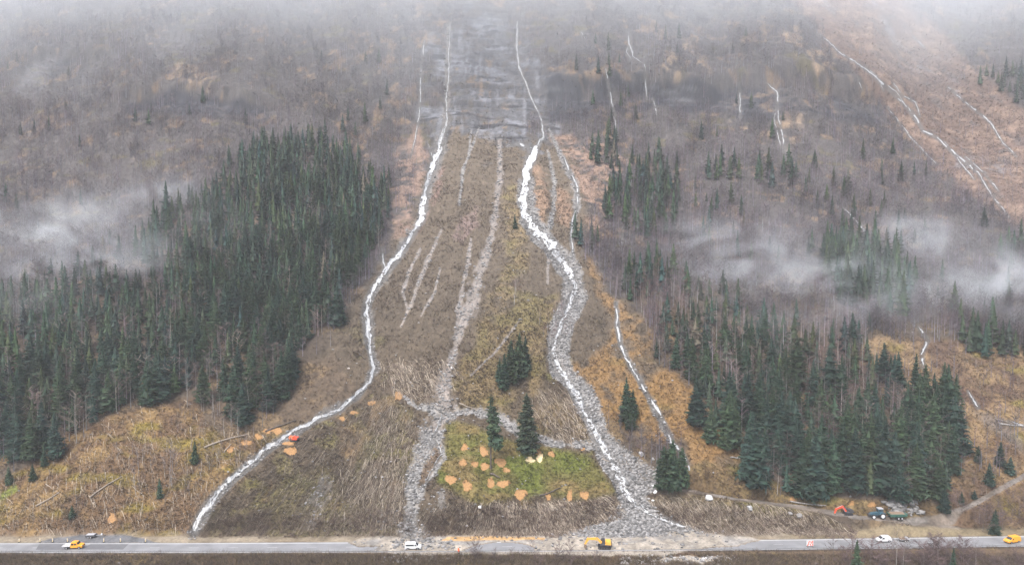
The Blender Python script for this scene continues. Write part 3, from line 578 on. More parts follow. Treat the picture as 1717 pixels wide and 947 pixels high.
# dry grass: tufts leaning down the slope
def grass(name, mask, n, h0, h1, blades, wmul=1.0, tint=1.0):
    x, y, z, i = scatter(mask, n); k = blades
    dn = down(x, y); hgt = (h0 + (h1 - h0) * rng.random(n)) * (0.6 + y / 500)
    a = rng.random((n, k)) * 6.28; sp = .35 + .5 * rng.random((n, k))
    base = np.stack([x, y, z - .05], 1)[:, None] + np.stack([np.cos(a), np.sin(a), a * 0], -1) * (.18 * hgt)[:, None, None]
    tip = np.stack([np.cos(a) * sp + dn[:, None, 0] * .8, np.sin(a) * sp + dn[:, None, 1] * .8, .75 - .5 * rng.random((n, k))], -1) * hgt[:, None, None]
    tip = base + tip
    side = np.stack([-np.sin(a), np.cos(a), a * 0], -1)
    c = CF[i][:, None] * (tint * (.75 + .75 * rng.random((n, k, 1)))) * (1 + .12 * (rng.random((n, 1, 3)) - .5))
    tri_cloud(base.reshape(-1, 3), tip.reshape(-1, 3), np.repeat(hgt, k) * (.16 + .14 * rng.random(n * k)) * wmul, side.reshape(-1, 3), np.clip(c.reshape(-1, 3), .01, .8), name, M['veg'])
gm = soil * np.clip(ridm + orrm + lefm + mndm * 1.2 + rbkm + rclm + ftf + .35 * lowm + .12 * fanm + oupm * .8 + rslm * .5 + .08, 0, 1.3)
grass('dry_grass', gm * sst(20, 120, PY), 70000, .35, .85, 5)
grass('bank_grass', nearbank * sst(925, 930, PY), 9000, .5, 1.2, 6, .8)

# low bare brush on the debris cone and the banks
def brush(name, mask, n, h0, h1, tw, colr, thick=.05, lean=.5):
    x, y, z, i = scatter(mask, n); k = tw; dn = down(x, y); hgt = (h0 + (h1 - h0) * rng.random(n) ** 1.5) * (.75 + y / 1000)
    a = rng.random((n, k)) * 6.28; sp = .15 + .55 * rng.random((n, k))
    base = np.stack([x, y, z], 1)[:, None] + np.stack([np.cos(a), np.sin(a), a * 0], -1) * (.12 * hgt)[:, None, None]
    tip = base + np.stack([np.cos(a) * sp + dn[:, None, 0] * lean, np.sin(a) * sp + dn[:, None, 1] * lean, .45 + .55 * rng.random((n, k))], -1) * hgt[:, None, None]
    d = tip - base; side = unit(np.cross(d, unit(rng.normal(size=d.shape))))
    cl = np.asarray(colr)[rng.integers(0, len(colr), n)] * (.6 + .8 * rng.random((n, 1)))
    tri_cloud(base.reshape(-1, 3), tip.reshape(-1, 3), thick * (.6 + .8 * rng.random(n * k)) * np.repeat(.4 + y / 350, k) * 1.3, side.reshape(-1, 3), np.repeat(cl, k, 0), name, M['veg'])
BR = [(.092, .068, .052), (.075, .056, .046), (.122, .094, .07), (.092, .066, .062), (.06, .047, .036)]
brush('brush', soil * np.clip(fanm * (.9 - .5 * lowm) + .3 * ridm + .12 * orrm + .4 * lefm * sst(-.1, .4, -n1) + .5 * rbkm + .25 * rclm * sst(0, .4, -n1) + .55 * sst(430, 540, PY) * (1 - np.clip(fanm + ridm + orrm + lefm + rclm + mndm + rbkm, 0, 1)), 0, 1) * (1 - .92 * mndm) * (1 - .8 * PAL) * sst(200, 260, PY) * (.12 + sst(-.25, .3, n2 + .6 * n1)), 36000, .5, 1.7, 9, BR, .055)
brush('slope_edge_brush', pmask([(720, 860), (780, 850), (900, 855), (1030, 840), (1045, 862), (940, 898), (715, 898)], 4, 8, 6, 95) + pmask([(340, 890), (400, 860), (560, 870), (690, 850), (690, 896), (330, 900)], 4, 8, 6, 96) * .8 + pmask([(1110, 850), (1300, 860), (1430, 890), (1440, 900), (1220, 898), (1130, 875)], 3, 6, 6, 97) * .7, 5000, .8, 2.4, 9, [(.125, .09, .075), (.16, .118, .09), (.095, .07, .06)], .05, .3)
brush('bank_brush', nearbank * (.35 + sst(-.2, .3, n1)) * sst(927, 933, PY), 11000, .8, 2.8, 10, [(.115, .088, .07), (.095, .07, .062), (.15, .115, .075), (.088, .073, .045)], .05, .1)

# felled saplings lying down the slope
def stems(name, mask, n, l0, l1, dirf, colr, lift=.35, wd=.10):
    x, y, z, i = scatter(mask, n); L = l0 + (l1 - l0) * rng.random(n)
    d = unit(dirf(x, y) + .28 * rng.normal(size=(n, 2)))
    P = []
    for t, up in ((0, .1), (.4, lift), (1.0, lift * .6)):
        px, py = x + d[:, 0] * L * t, y + d[:, 1] * L * t
        P.append(np.stack([px, py, hz(px, py) + up * (.4 + 1.2 * rng.random(n))], 1))
    P = np.stack(P, 1); s = np.stack([-d[:, 1], d[:, 0], d[:, 0] * 0 + .5], 1); s = unit(s); w = wd * (.6 + .9 * rng.random(n)) * (.3 + y / 330)
    V = np.concatenate([P - s[:, None] * (w[:, None] * np.array([.5, .42, .15]))[..., None], P + s[:, None] * (w[:, None] * np.array([.5, .42, .15]))[..., None]], 1)
    q = np.array([[0, 1, 4, 3], [1, 2, 5, 4]])
    c = np.asarray(colr)[rng.integers(0, len(colr), n)] * (.7 + .6 * rng.random((n, 1)))
    kind(obj(name, mesh(name, V.reshape(-1, 3), [(q[None] + 6 * np.arange(n)[:, None, None]).reshape(-1, 4)], M['veg'], np.repeat(c, 6, 0))), 'stuff')
STM = [(.27, .225, .175), (.18, .148, .115), (.125, .096, .078), (.33, .285, .23), (.10, .076, .062)]
mx, my = at([560, 870], [780, 800])
stems('felled_saplings', soil * np.clip(lowm * 1.1 + .3 * pmask([(330, 890), (200, 895), (250, 850), (420, 770), (480, 745), (350, 860)], 5, 8, 6, 98), 0, 1) * (.3 + sst(-.3, .3, n1)), 7500, 2.2, 5.5, lambda x, y: np.stack([-.55 + (x - mx[0]) * .012, np.full(len(x), -.75)], 1), STM)
stems('felled_brushwood', soil * pmask([(700, 850), (760, 838), (900, 840), (1035, 835), (1045, 860), (940, 897), (710, 897)], 4, 8, 6, 99), 3200, 2.0, 4.5, lambda x, y: np.stack([(x - mx[1]) * .03, np.full(len(x), -.75)], 1), STM)
stems('felled_birches', soil * np.clip(rbkm + .6 * pmask([(900, 650), (960, 650), (1000, 735), (930, 735), (880, 690)], 6, 8, 6, 100) + .8 * pmask([(680, 670), (780, 640), (760, 600), (640, 610), (640, 650)], 8, 8, 6, 101) + .10 * lefm, 0, 1), 4800, 2.0, 5.0, lambda x, y: np.stack([.45 + x * 0, np.full(len(x), -.75)], 1), STM)

# ------------------------------------------------------------------ trees
def tube(V, F, pts, rad, n=5):
    b = len(V)
    for p, r in zip(pts, rad):
        for k in range(n):
            a = 6.283 * k / n; V.append((p[0] + r * math.cos(a), p[1] + r * math.sin(a), p[2]))
    for s in range(len(pts) - 1):
        for k in range(n):
            F.append((b + s * n + k, b + s * n + (k + 1) % n, b + (s + 1) * n + (k + 1) % n, b + (s + 1) * n + k))
def spruce(seed, nw, nb, rad=.135, z0=.05, sprays=3, dens=1.0, skew=None, droop=.30, taper=.85, tone=(.040, .066, .034)):
    """crown triangles (unit height) with a random tint per branch, and the trunk"""
    r = np.random.default_rng(seed); V, C = [], []
    lump = r.random(8) * .5 + .75
    for w in range(nw):
        t = (w + r.random() * .8) / nw; z = z0 + (1 - z0) * t ** .92
        Lr = rad * (1 - t) ** taper * (1 if t > .12 else .75 + 2 * t)
        for b in range(max(3, int(round(nb * (1 - .45 * t))))):
            if r.random() > dens: continue
            a = 6.283 * r.random(); L = Lr * (.62 + .6 * r.random()) * lump[int(a / 6.284 * 8)] + .006
            if skew is not None: L *= max(.12, 1 + skew[1] * math.cos(a - skew[0]) * (1 - t))
            dz = -droop * L * (.6 + .7 * r.random()) * (1 - .9 * t) + (.25 * L if t > .8 else 0)
            c, s = math.cos(a), math.sin(a); wd = L * (.20 + .16 * r.random()) + .004
            p0 = np.array([0, 0, z]); p1 = np.array([c * L * .55, s * L * .55, z + dz * .75]); p2 = np.array([c * L, s * L, z + dz * .8])
            sd = np.array([-s, c, 0]) * wd
            g = .65 + .7 * r.random(); col = np.array(tone) * g * np.array([1 + .25 * (r.random() - .5), 1, 1 + .3 * (r.random() - .5)])
            tr = [(p0, p1 - sd, p2), (p0, p2, p1 + sd), (p0 * .6 + p1 * .4, p2, p1 + np.array([0, 0, -wd * 1.3]))]
            for q in range(sprays):
                e = .35 + .6 * r.random(); m = p0 + (p2 - p0) * e + np.array([0, 0, dz * .2]); sg = 1 if r.random() < .5 else -1
                o = np.array([-s * sg + c * .6, c * sg + s * .6, -.5 - .6 * r.random()]) * L * (.22 + .22 * r.random())
                tr.append((m, m + np.array([c, s, 0]) * L * .16, m + o))
            for T_ in tr: V.extend(T_); C.extend([col * (.85 + .3 * r.random())] * 3)
    nr = 7
    for w in range(nr):
        ta, tb = w / nr, min(1, (w + 1.25) / nr)
        za, zb = z0 + .03 + (1 - z0) * ta, z0 + .03 + (.96 - z0) * tb
        ra, rb = rad * .66 * (1 - ta) ** taper * dens, rad * .30 * (1 - tb) ** taper
        ph = r.random() * 6; jj = .65 + .6 * r.random(9)
        if skew is not None: ra *= .5
        for b in range(9):
            a0, a1 = ph + 6.2832 * b / 9, ph + 6.2832 * (b + 1) / 9
            j0, j1 = jj[b], jj[(b + 1) % 9]
            p = [np.array([math.cos(a0) * ra * j0, math.sin(a0) * ra * j0, za - .015 * j0]), np.array([math.cos(a1) * ra * j1, math.sin(a1) * ra * j1, za - .015 * j1]), np.array([math.cos(a1) * rb, math.sin(a1) * rb, zb]), np.array([math.cos(a0) * rb, math.sin(a0) * rb, zb])]
            col = np.array(tone) * (.6 + .7 * r.random())
            V.extend([p[0], p[1], p[2], p[0], p[2], p[3]]); C.extend([col] * 6)
    V = np.array(V); C = np.array(C)
    tv, tf = [], []; tube(tv, tf, [(0, 0, -.02), (0, 0, .3), (0, 0, .97)], [.013, .010, .001], 6)
    return V, C, np.array(tv), np.array(tf)
SPV = [spruce(s, 31, 12, rad=.125 + .02 * (s % 3), z0=.04 + .03 * (s % 2), tone=[(.026, .047, .030), (.033, .053, .029), (.023, .042, .032)][s % 3]) for s in range(6)]
SPF = [spruce(20 + s, 15, 6, rad=.13, z0=.08, sprays=1, tone=[(.026, .047, .030), (.033, .053, .029), (.023, .042, .032)][s % 3]) for s in range(5)]
def tree_meshes(v, nm='spruce'):
    V, C, tv, tf = v
    return mesh('crown', V, [np.arange(len(V)).reshape(-1, 3)], M['needles'], C), mesh('trunk', tv, [tf], M['bark'], smooth=True)
SPM = [tree_meshes(v) for v in SPV]
def put_spruce(x, y, h, label, group=None, variant=None, wide=1.0, name='spruce_tree', meshes=None, lean=0.0):
    z = float(hz(x, y)[0]) - .15
    o = bpy.data.objects.new(name, None); COL.objects.link(o); o.empty_display_size = .5
    o.location = (x, y, z); o.rotation_euler = (lean * random.uniform(-1, 1), lean * random.uniform(-1, 1), random.uniform(0, 6.28)) if meshes is None else (0, 0, 0)
    o.scale = (h * wide, h * wide, h); tag(o, label, 'tree', group)
    c, t = meshes or SPM[random.randrange(len(SPM)) if variant is None else variant]
    obj('crown', c, o); obj('trunk', t, o)
    return o
def h_of(px, yb, yt):
    """position and height of a tree standing at pixel (px, yb) whose top shows at row yt"""
    x, y = at(px, yb); _, v = ray(px, yt)
    return float(x[0]), float(y[0]), float(CAM_H + v * y[0] - hz(x[0], y[0])[0])

# lone spruces, each with its own look
bare_trunk = tree_meshes(spruce(41, 30, 9, rad=.10, z0=.36, sprays=4, dens=.9, skew=(-.3, .75), taper=.55, droop=.5, tone=(.032, .05, .028)))
ragged = tree_meshes(spruce(42, 34, 11, rad=.15, z0=.07, sprays=4, taper=.62, droop=.55, tone=(.042, .058, .036)))
bushy = [tree_meshes(spruce(43 + k, 30, 11, rad=.19, z0=.10, sprays=4, taper=.6, droop=.25, tone=(.030, .05, .028))) for k in range(2)]
x, y, h = h_of(823, 785, 660); put_spruce(x, y, h, 'tall slender spruce with a long bare trunk, on the green mound', meshes=bare_trunk, wide=1.0)
x, y, h = h_of(883, 756, 657); put_spruce(x, y, h, 'ragged full spruce on the mound, just beside the pale sawdust patches', meshes=ragged, wide=1.35)
for px, yb, yt, lb in [(846, 652, 590, 'lowest dark spruce of the clump above the green mound'), (857, 640, 566, 'tallest dark spruce in the middle of the clump above the green mound'), (871, 632, 556, 'spruce with the highest tip in the clump above the green mound'), (881, 618, 560, 'uppermost spruce at the right edge of the clump above the mound'), (838, 640, 598, 'small spruce at the left edge of the clump above the mound')]:
    x, y, h = h_of(px, yb, yt); put_spruce(x, y, h, lb, 'spruce clump above the mound', wide=1.6)
for px, yb, yt, lb in [(1050, 706, 630, 'tall narrow spruce standing on orange grass between the two right-hand streams'), (1061, 702, 650, 'shorter spruce tight behind the tall narrow one between two streams'), (1056, 720, 672, 'lowest small spruce of the trio between the two right-hand streams')]:
    x, y, h = h_of(px, yb, yt); put_spruce(x, y, h, lb, 'spruce trio between the streams', wide=1.55)
for k, (px, yb, yt, lb) in enumerate([(1113, 822, 746, 'left tree of the dark bushy spruce clump beside the boulder debris fan'), (1127, 826, 735, 'tallest tree of the dark bushy spruce clump beside the debris fan'), (1143, 816, 748, 'right tree of the dark bushy spruce clump beside the small stream')]):
    x, y, h = h_of(px, yb, yt); put_spruce(x, y, h, lb, 'dark spruce clump by the debris fan', meshes=bushy[k % 2], wide=1.1)
for px, yb, yt, lb, wd in [(863, 384, 358, 'tiny lone spruce high on the yellow ridge between the debris channels', 1.6),
        (327, 778, 737, 'small lone spruce on the brown slope left of the long stream', 1.3), (268, 836, 798, 'small thin spruce beside bare birches on the lower left slope', 1.2), (121, 868, 846, 'tiny dark conifer bush low on the left orange slope', 1.8),
        (1580, 658, 637, 'tiny lone spruce high on the right clearing beside the dry gully', 2.0), (1640, 774, 745, 'small round spruce in the middle of the right clearing', 1.7), (1658, 812, 774, 'bushy young spruce on the right clearing above the dirt track', 1.7),
        (1677, 782, 738, 'tallest young spruce on the right clearing near the picture edge', 1.4), (1694, 795, 764, 'short wide young spruce at the right edge of the clearing', 1.9), (1612, 846, 822, 'knee-high spruce beside the dirt track below the clearing', 1.8), (1634, 836, 820, 'smallest spruce bush beside the dirt track on the clearing', 2.0),
        (1583, 858, 815, 'dark young spruce at the lower right corner of the forest', 1.5), (1650, 380, 346, 'lone spruce on the bare upper right slope above the mist', 1.4), (1366, 283, 250, 'dark lone spruce in bare woods high below the right cliff', 1.6),
        (1436, 962, 902, 'dark spruce in the foreground brush in front of the white car', 1.1), (1598, 962, 916, 'dark foreground spruce among bare shrubs below the road', 1.4), (1668, 896, 852, 'broad dark spruce beside the road near the orange van', 1.8),
        (15, 812, 780, 'small spruce at the left picture edge above the road slope', 1.4), (75, 782, 742, 'spruce at the lower left corner of the left forest', 1.3), (55, 806, 775, 'short spruce under the lower left forest edge', 1.4)]:
    x, y, h = h_of(px, yb, yt); put_spruce(x, y, h, lb, wide=wd)

# the forests
def forest_pts(mask, n_try, dmin, cells):
    x, y, z, i = scatter(mask, n_try); out = []
    for a, b in zip(x, y):
        k = (int(a // 6), int(b // 6)); ok = True
        d = dmin * (.8 + .5 * random.random())
        for p in range(k[0] - 1, k[0] + 2):
            for q in range(k[1] - 1, k[1] + 2):
                for c in cells.get((p, q), ()):
                    if (c[0] - a) ** 2 + (c[1] - b) ** 2 < d * d: ok = False; break
                if not ok: break
            if not ok: break
        if ok: cells.setdefault(k, []).append((a, b)); out.append((a, b))
    return out
cells = {}
F_LEFT_UP = pmask([(420, 268), (470, 252), (560, 256), (625, 305), (640, 345), (640, 390), (612, 430), (607, 468), (560, 540), (495, 580), (400, 560), (250, 480), (240, 420), (320, 350), (400, 330)], 15, 30, 14, 110)
F_LEFT_LOW = pmask([(-200, 480), (100, 490), (250, 480), (400, 550), (500, 575), (492, 650), (470, 680), (405, 702), (345, 680), (330, 650), (250, 690), (185, 690), (140, 715), (85, 765), (0, 770), (-200, 820)], 14, 24, 13, 111)
F_RIGHT = pmask([(1150, 500), (1200, 495), (1300, 555), (1370, 560), (1440, 590), (1480, 640), (1520, 670), (1590, 690), (1612, 790), (1575, 850), (1500, 846), (1350, 842), (1250, 812), (1245, 770), (1180, 720), (1155, 655), (1105, 605), (1095, 560)], 12, 20, 10, 112)
GAPR = pmask([(1330, 600), (1370, 570), (1440, 600), (1450, 680), (1400, 720), (1340, 700)], 8, 10, 8, 113)
F_MIST = pmask([(1375, 440), (1395, 425), (1440, 420), (1490, 440), (1535, 500), (1500, 540), (1400, 510)], 5, 10, 10, 114)
F_SPOT = np.maximum.reduce([pmask(p, 5, 10, 10, 115 + k) for k, p in enumerate([[(985, 250), (1030, 240), (1035, 285), (990, 280)], [(1060, 300), (1110, 260), (1140, 330), (1130, 400), (1070, 400), (1015, 370), (1030, 300)], [(1040, 450), (1100, 445), (1130, 470), (1080, 510), (1045, 505)], [(970, 400), (1005, 395), (1015, 425), (975, 425)],
        [(1630, 140), (1730, 120), (1900, 130), (1900, 190), (1730, 180)], [(1600, 575), (1660, 580), (1900, 600), (1900, 620), (1720, 605), (1605, 590)], [(1670, 420), (1900, 425), (1900, 470), (1680, 455)], [(1270, 290), (1330, 280), (1330, 310), (1270, 315)], [(1190, 280), (1250, 270), (1250, 300), (1195, 310)]])])
F_THIN = (1 - np.clip(fanm + POLY['rockface'] + rslm + rclm + lefm + bare_gr, 0, 1)) * (pmask([(1000, 230), (1400, 230), (1550, 300), (1700, 420), (1700, 560), (1450, 560), (1100, 480)], 20, 20, 20, 130) * .8 + pmask([(-200, 330), (200, 330), (330, 300), (250, 470), (-200, 490)], 15, 20, 20, 131) + .3 * pmask([(920, 50), (1300, 60), (1450, 240), (1000, 220)], 20, 20, 20, 132) + .25 * pmask([(0, 100), (650, 100), (650, 220), (300, 330), (0, 330)], 20, 20, 20, 133))
hole = 1 - .93 * sst(.15, .42, fbm(XX / 13, YY / 13, 141, 3)); HV = fbm(XX / 11, YY / 11, 145, 2).ravel()
SP = []
for nm, mk, nt, dm, h0, h1 in [('lu', F_LEFT_UP * hole, 7000, 4.2, 13, 22), ('ll', F_LEFT_LOW * hole * (1 - .9 * lefm), 7000, 4.7, 12, 19), ('rt', F_RIGHT * (.22 + .78 * hole) * (1 - .85 * GAPR) * (1 - np.clip(tm * 2 + orrm * .7, 0, 1)), 2600, 4.7, 13, 25), ('mi', F_MIST, 900, 4.2, 17, 24), ('sp', F_SPOT, 900, 4.6, 12, 19), ('th', F_THIN * sst(.1, .5, n1 + .4 * n2), 420, 8, 8, 16)]:
    for a, b in forest_pts(mk, nt, dm, cells):
        hs_ = 1.0
        if nm in ('rt', 'll'):
            ppy = 473.5 - FPX * math.tan(math.atan((float(hz(a, b)[0]) - CAM_H) / b) - TH)
            hs_ = float(np.interp(ppy, [500, 700, 840], [.62, .88, 1.0])) if nm == 'rt' else float(np.interp(ppy, [500, 700], [.85, 1.1]))
        SP.append((nm, a, b, hs_ * (h0 + (h1 - h0) * min(1.15, max(-.35, -.1 + .95 * random.random() + .55 * float(look(HV.reshape(NY, NU), np.array([a]), np.array([b]))[0]))))))
print('spruces', len(SP), {k: sum(1 for s in SP if s[0] == k) for k in ('lu', 'll', 'rt', 'mi', 'sp', 'th')})
SPL = {'lu': ('tall dark spruce packed in the upper part of the left forest', 'spruces of the upper left forest'), 'll': ('blue-green spruce in the lower edge of the left forest, above the orange slope', 'spruces of the lower left forest'),
       'rt': ('tall dark green spruce in the dense right forest above the dirt track', 'spruces of the right forest')}
order = sorted([s for s in SP if s[0] in SPL], key=lambda s: -s[3] / math.hypot(s[1], s[2]))
solo = set(id(s) for s in order[:262])
for s in order[:262]:
    put_spruce(s[1], s[2], s[3], SPL[s[0]][0], SPL[s[0]][1], wide=random.uniform(1.2, 1.7) if s[0] != 'lu' else random.uniform(1.15, 1.6), lean=.03)
VV, CC = [], []
TV, TC, TF = [], [], 0
for s in SP:
    if id(s) in solo: continue
    V, C, tv, tf = SPF[random.randrange(5)]; a = random.uniform(0, 6.28); ca, sa = math.cos(a), math.sin(a); wd = s[3] * (random.uniform(1.3, 2.0) if s[0] in ('ll', 'rt') else random.uniform(1.15, 1.65))
    z = float(hz(s[1], s[2])[0]) - .2; g = random.uniform(.6, 1.55) * np.array([random.uniform(.85, 1.3), 1, random.uniform(.8, 1.3)])
    if random.random() < .025: g = np.array([3.2, 1.75, 2.4])
    VV.append(np.stack([(V[:, 0] * ca - V[:, 1] * sa) * wd + s[1], (V[:, 0] * sa + V[:, 1] * ca) * wd + s[2], V[:, 2] * s[3] + z], 1)); CC.append(C * g)
VV = np.concatenate(VV); CC = np.concatenate(CC)
kind(obj('spruce_forest', mesh('spruce_forest', VV, [np.arange(len(VV)).reshape(-1, 3)], M['veg'], CC)), 'stuff')

# bare birches and alders
def bare(seed, ntw, spread=.30, z0=.25, thick=.010, tw=.0045):
    r = np.random.default_rng(seed); tv, tf = [], []
    bx, by = (r.random(2) - .5) * .12
    tr = lambda t: np.array([bx * t * t, by * t * t, t])
    tube(tv, tf, [tr(-.02), tr(.3), tr(.65), tr(1.0)], [thick, thick * .8, thick * .45, thick * .08], 5)
    V, C = [], []
    nl = 12
    def tri(p, q, w, c):
        d = q - p; s = np.cross(d, r.normal(size=3)); s = s / (np.linalg.norm(s) + 1e-9) * w / 2; V.extend([p - s, p + s, q]); C.extend([c] * 3)
    per = max(2, ntw // nl)
    for l in range(nl):
        t = z0 + (1 - z0) * (l + r.random()) / nl * .93; a = 6.283 * r.random(); L = spread * (1 - .65 * (t - z0) / (1 - z0)) * (.6 + .7 * r.random())
        p = tr(t); q = p + np.array([math.cos(a) * L, math.sin(a) * L, L * (.7 + .6 * r.random())])
        c = np.array([.15, .124, .113]) * (.7 + .6 * r.random()); tri(p, q, thick * .8, c)
        for k in range(per):
            e = .2 + .8 * r.random(); m = p + (q - p) * e; a2 = a + (r.random() - .5) * 3.2; L2 = L * (.3 + .5 * r.random())
            n = m + np.array([math.cos(a2) * L2, math.sin(a2) * L2, L2 * (.1 + 1.0 * r.random())]); tri(m, n, tw * (.8 + .8 * r.random()), np.array([.122, .094, .09]) * (.65 + .7 * r.random()))
    return np.array(V), np.array(C), np.array(tv), np.array(tf)
BAV = [bare(60 + k, 130, .26 + .05 * (k % 3)) for k in range(5)]
BAM = [(mesh('branches', v[0], [np.arange(len(v[0])).reshape(-1, 3)], M['twigs'], v[1]), mesh('trunk', v[2], [v[3]], M['birchbark'], smooth=True)) for v in BAV]
BAM0 = 0
RDM = [(mesh('branches', v[0], [np.arange(len(v[0])).reshape(-1, 3)], M['twigs'], v[1] * np.array([1.0, .72, .74])), b[1]) for v, b in zip(BAV, BAM)]
SHM = [(mesh('branches', v[0], [np.arange(len(v[0])).reshape(-1, 3)], M['twigs'], v[1] * np.array([.85, .78, .80])), mesh('trunk', v[2], [v[3]], M['shrubbark'], smooth=True)) for v in [bare(75 + k, 330, .34 + .05 * (k % 3), .06, .009, .006) for k in range(5)]]
def put_bare(x, y, h, label, group=None, ms=None, wide=1.0):
    z = float(hz(x, y)[0]) - .1; o = bpy.data.objects.new('bare_tree', None); COL.objects.link(o)
    o.location = (x, y, z); o.rotation_euler = (random.uniform(-.06, .06), random.uniform(-.06, .06), random.uniform(0, 6.28)); o.scale = (h * wide, h * wide, h)
    tag(o, label, 'tree', group); b, t = random.choice(ms or BAM); obj('branches', b, o); obj('trunk', t, o)
    return o
for px, yb, yt, lb in [(314, 682, 610, 'pale leafless tree standing clear at the top of the orange left slope'), (419, 694, 628, 'pale thin leafless trunk at the lower right corner of the left forest'), (285, 808, 735, 'tall leafless birch in the middle of the lower left slope'), (288, 815, 750, 'forked leafless birch beside the small thin spruce on the left slope'), (228, 832, 780, 'short leafless birch on the brown lower left slope'),
        (862, 512, 455, 'reddish leafless tree alone on the yellow ridge between channels'), (1303, 830, 778, 'pale leafless trunk in front of the right forest, left of the tractor'), (1285, 828, 770, 'thin pale leafless trunk at the left front of the right forest'), (1110, 545, 480, 'pale leafless trunk in the reddish copse beside the right forest')]:
    x, y, h = h_of(px, yb, yt); put_bare(x, y, h, lb, wide=.9)
def bare_group(mask, n, h0, h1, label, group, ms=None, wide=1.0, dmin=2.0):
    c = {}
    for a, b in forest_pts(mask, n * 3, dmin, c)[:n]: put_bare(a, b, random.uniform(h0, h1), label, group, ms, wide)
bare_group(pmask([(1060, 500), (1100, 470), (1150, 480), (1160, 560), (1120, 600), (1090, 575)], 4, 6, 6, 150), 40, 9, 13, 'reddish leafless birch in the copse left of the right forest', 'reddish birch copse', RDM, .8)
bare_group(pmask([(905, 530), (940, 515), (960, 560), (930, 580), (908, 570)], 3, 5, 5, 151) + pmask([(850, 490), (872, 480), (872, 510), (852, 512)], 2, 3, 5, 152), 14, 6, 9, 'reddish leafless sapling on the yellow ridge above the spruce clump', 'reddish saplings on the ridge', RDM, .9)
bare_group(pmask([(335, 690), (390, 690), (400, 730), (350, 735)], 3, 5, 5, 153), 12, 7, 10, 'grey leafless birch in the thicket below the left forest corner', 'birch thicket on the left slope', None, .9)
bare_group(pmask([(470, 560), (530, 520), (545, 560), (500, 610), (480, 610)], 3, 5, 5, 154), 14, 9, 13, 'pale leafless birch at the edge where left forest meets debris cone', 'birches at the forest edge', None, .8)
bare_group(pmask([(100, 660), (200, 640), (200, 690), (120, 720)], 4, 6, 6, 155), 12, 9, 13, 'pale leafless birch among the spruces at the lower left forest front', 'birches in the left forest front', None, .9)
bare_group(pmask([(200, 770), (300, 740), (330, 800), (240, 840)], 6, 8, 6, 156), 14, 4, 8, 'small leafless birch scattered on the brown lower left slope', 'small birches on the left slope')
bare_group(GAPR * pmask([(1330, 600), (1450, 590), (1460, 720), (1340, 720)], 3, 3, 6, 157), 26, 8, 12, 'leafless birch in the gap inside the right forest', 'birches in the forest gap', RDM, .9)
bare_group(pmask([(1590, 830), (1640, 860), (1717, 830), (1850, 830), (1850, 893), (1640, 892), (1600, 880)], 3, 4, 6, 158) * (1 - tm), 34, 4, 8, 'leafless grey bush tree between the dirt track and the road', 'bare trees beside the track', SHM, 1.2)
xs_, ys_ = at(np.concatenate([rng.uniform(1395, 1860, 60), rng.uniform(1540, 1780, 38)]), rng.uniform(932, 962, 98))
for a, b in zip(xs_, ys_): put_bare(a, b, random.uniform(3.5, 9) * (.5 if a / b > .685 else 1), 'leafless grey tree in the foreground thicket below the road', 'foreground bare trees', SHM, random.uniform(.9, 1.4))
for px, yt in ((1502, 880), (1513, 890), (1593, 905), (1636, 905)):
    x, y, h = h_of(px, 962, yt); put_bare(x, y, h, 'pale straight leafless trunk standing out in the foreground thicket', 'pale foreground trunks', None, .6)
xs_, ys_ = at(rng.uniform(780, 1010, 22), rng.uniform(930, 955, 22))
for a, b in zip(xs_, ys_): put_bare(a, b, random.uniform(3, 6), 'thin leafless sapling in the foreground brush before the gravel heap', 'foreground saplings', SHM, .9)

# the far bare woods read as one mass
BFV = [bare(90 + k, 44, .30, .18, .012, .011) for k in range(6)]
def woods(name, mask, n, h0, h1, tone=(1, 1, 1)):
    x, y, z, i = scatter(mask, n); VV, CC = [], []
    pick = rng.integers(0, 6, n); h = h0 + (h1 - h0) * rng.random(n); a = rng.random(n) * 6.28; g = (.65 + .7 * rng.random(n)) * (1 + .42 * vn(x / 11, y / 17, 591))
    for k in range(6):
        m = np.nonzero(pick == k)[0]; V, C, tv, tf = BFV[k]
        # trunk as two thin blades
        T = np.array([(-.013, 0, -.02), (.013, 0, -.02), (0, 0, 1.0), (0, -.013, -.02), (0, .013, -.02), (0, 0, 1.0)])
        V = np.concatenate([V, T]); C = np.concatenate([C, np.tile((.26, .245, .245), (6, 1))])
        ca, sa = np.cos(a[m])[:, None], np.sin(a[m])[:, None]; wd = (h[m] * (.8 + .5 * rng.random(len(m))))[:, None]
        P = np.stack([(V[None, :, 0] * ca - V[None, :, 1] * sa) * wd + x[m][:, None], (V[None, :, 0] * sa + V[None, :, 1] * ca) * wd + y[m][:, None], V[None, :, 2] * h[m][:, None] + z[m][:, None]], -1)
        hue = 1 + .16 * (rng.random((len(m), 1, 3)) - .5)
        VV.append(P.reshape(-1, 3)); CC.append((C[None] * g[m][:, None, None] * hue * np.array(tone)).reshape(-1, 3))
    VV = np.concatenate(VV); CC = np.concatenate(CC)
    kind(obj(name, mesh(name, VV, [np.arange(len(VV)).reshape(-1, 3)], M['veg'], CC)), 'stuff')
BW = (1 - .75 * CLF) * (1 - np.clip(fanm * 1.2 + POLY['rockface'] * 1.2 + bare_gr + oupm * .75 + rslm * .85 + ridm + orrm * 1.1 + lefm * .93 + rclm * .95 + mndm + lowm + rbkm + POLY['orange_left'] * .6, 0, 1)) * (PY < 800) * (~near) * (1 - .8 * sst(620, 660, PY) * (PX > 940) * (PX < 1320)) * (1 - ftf) * (1 - .97 * sst(540, 590, PY) * (PX < 700)) * (1 - .9 * np.clip(F_LEFT_UP + F_LEFT_LOW + F_RIGHT + F_MIST, 0, 1)) * (.35 + .65 * sst(-.45, .1, n1 + .5 * n2))
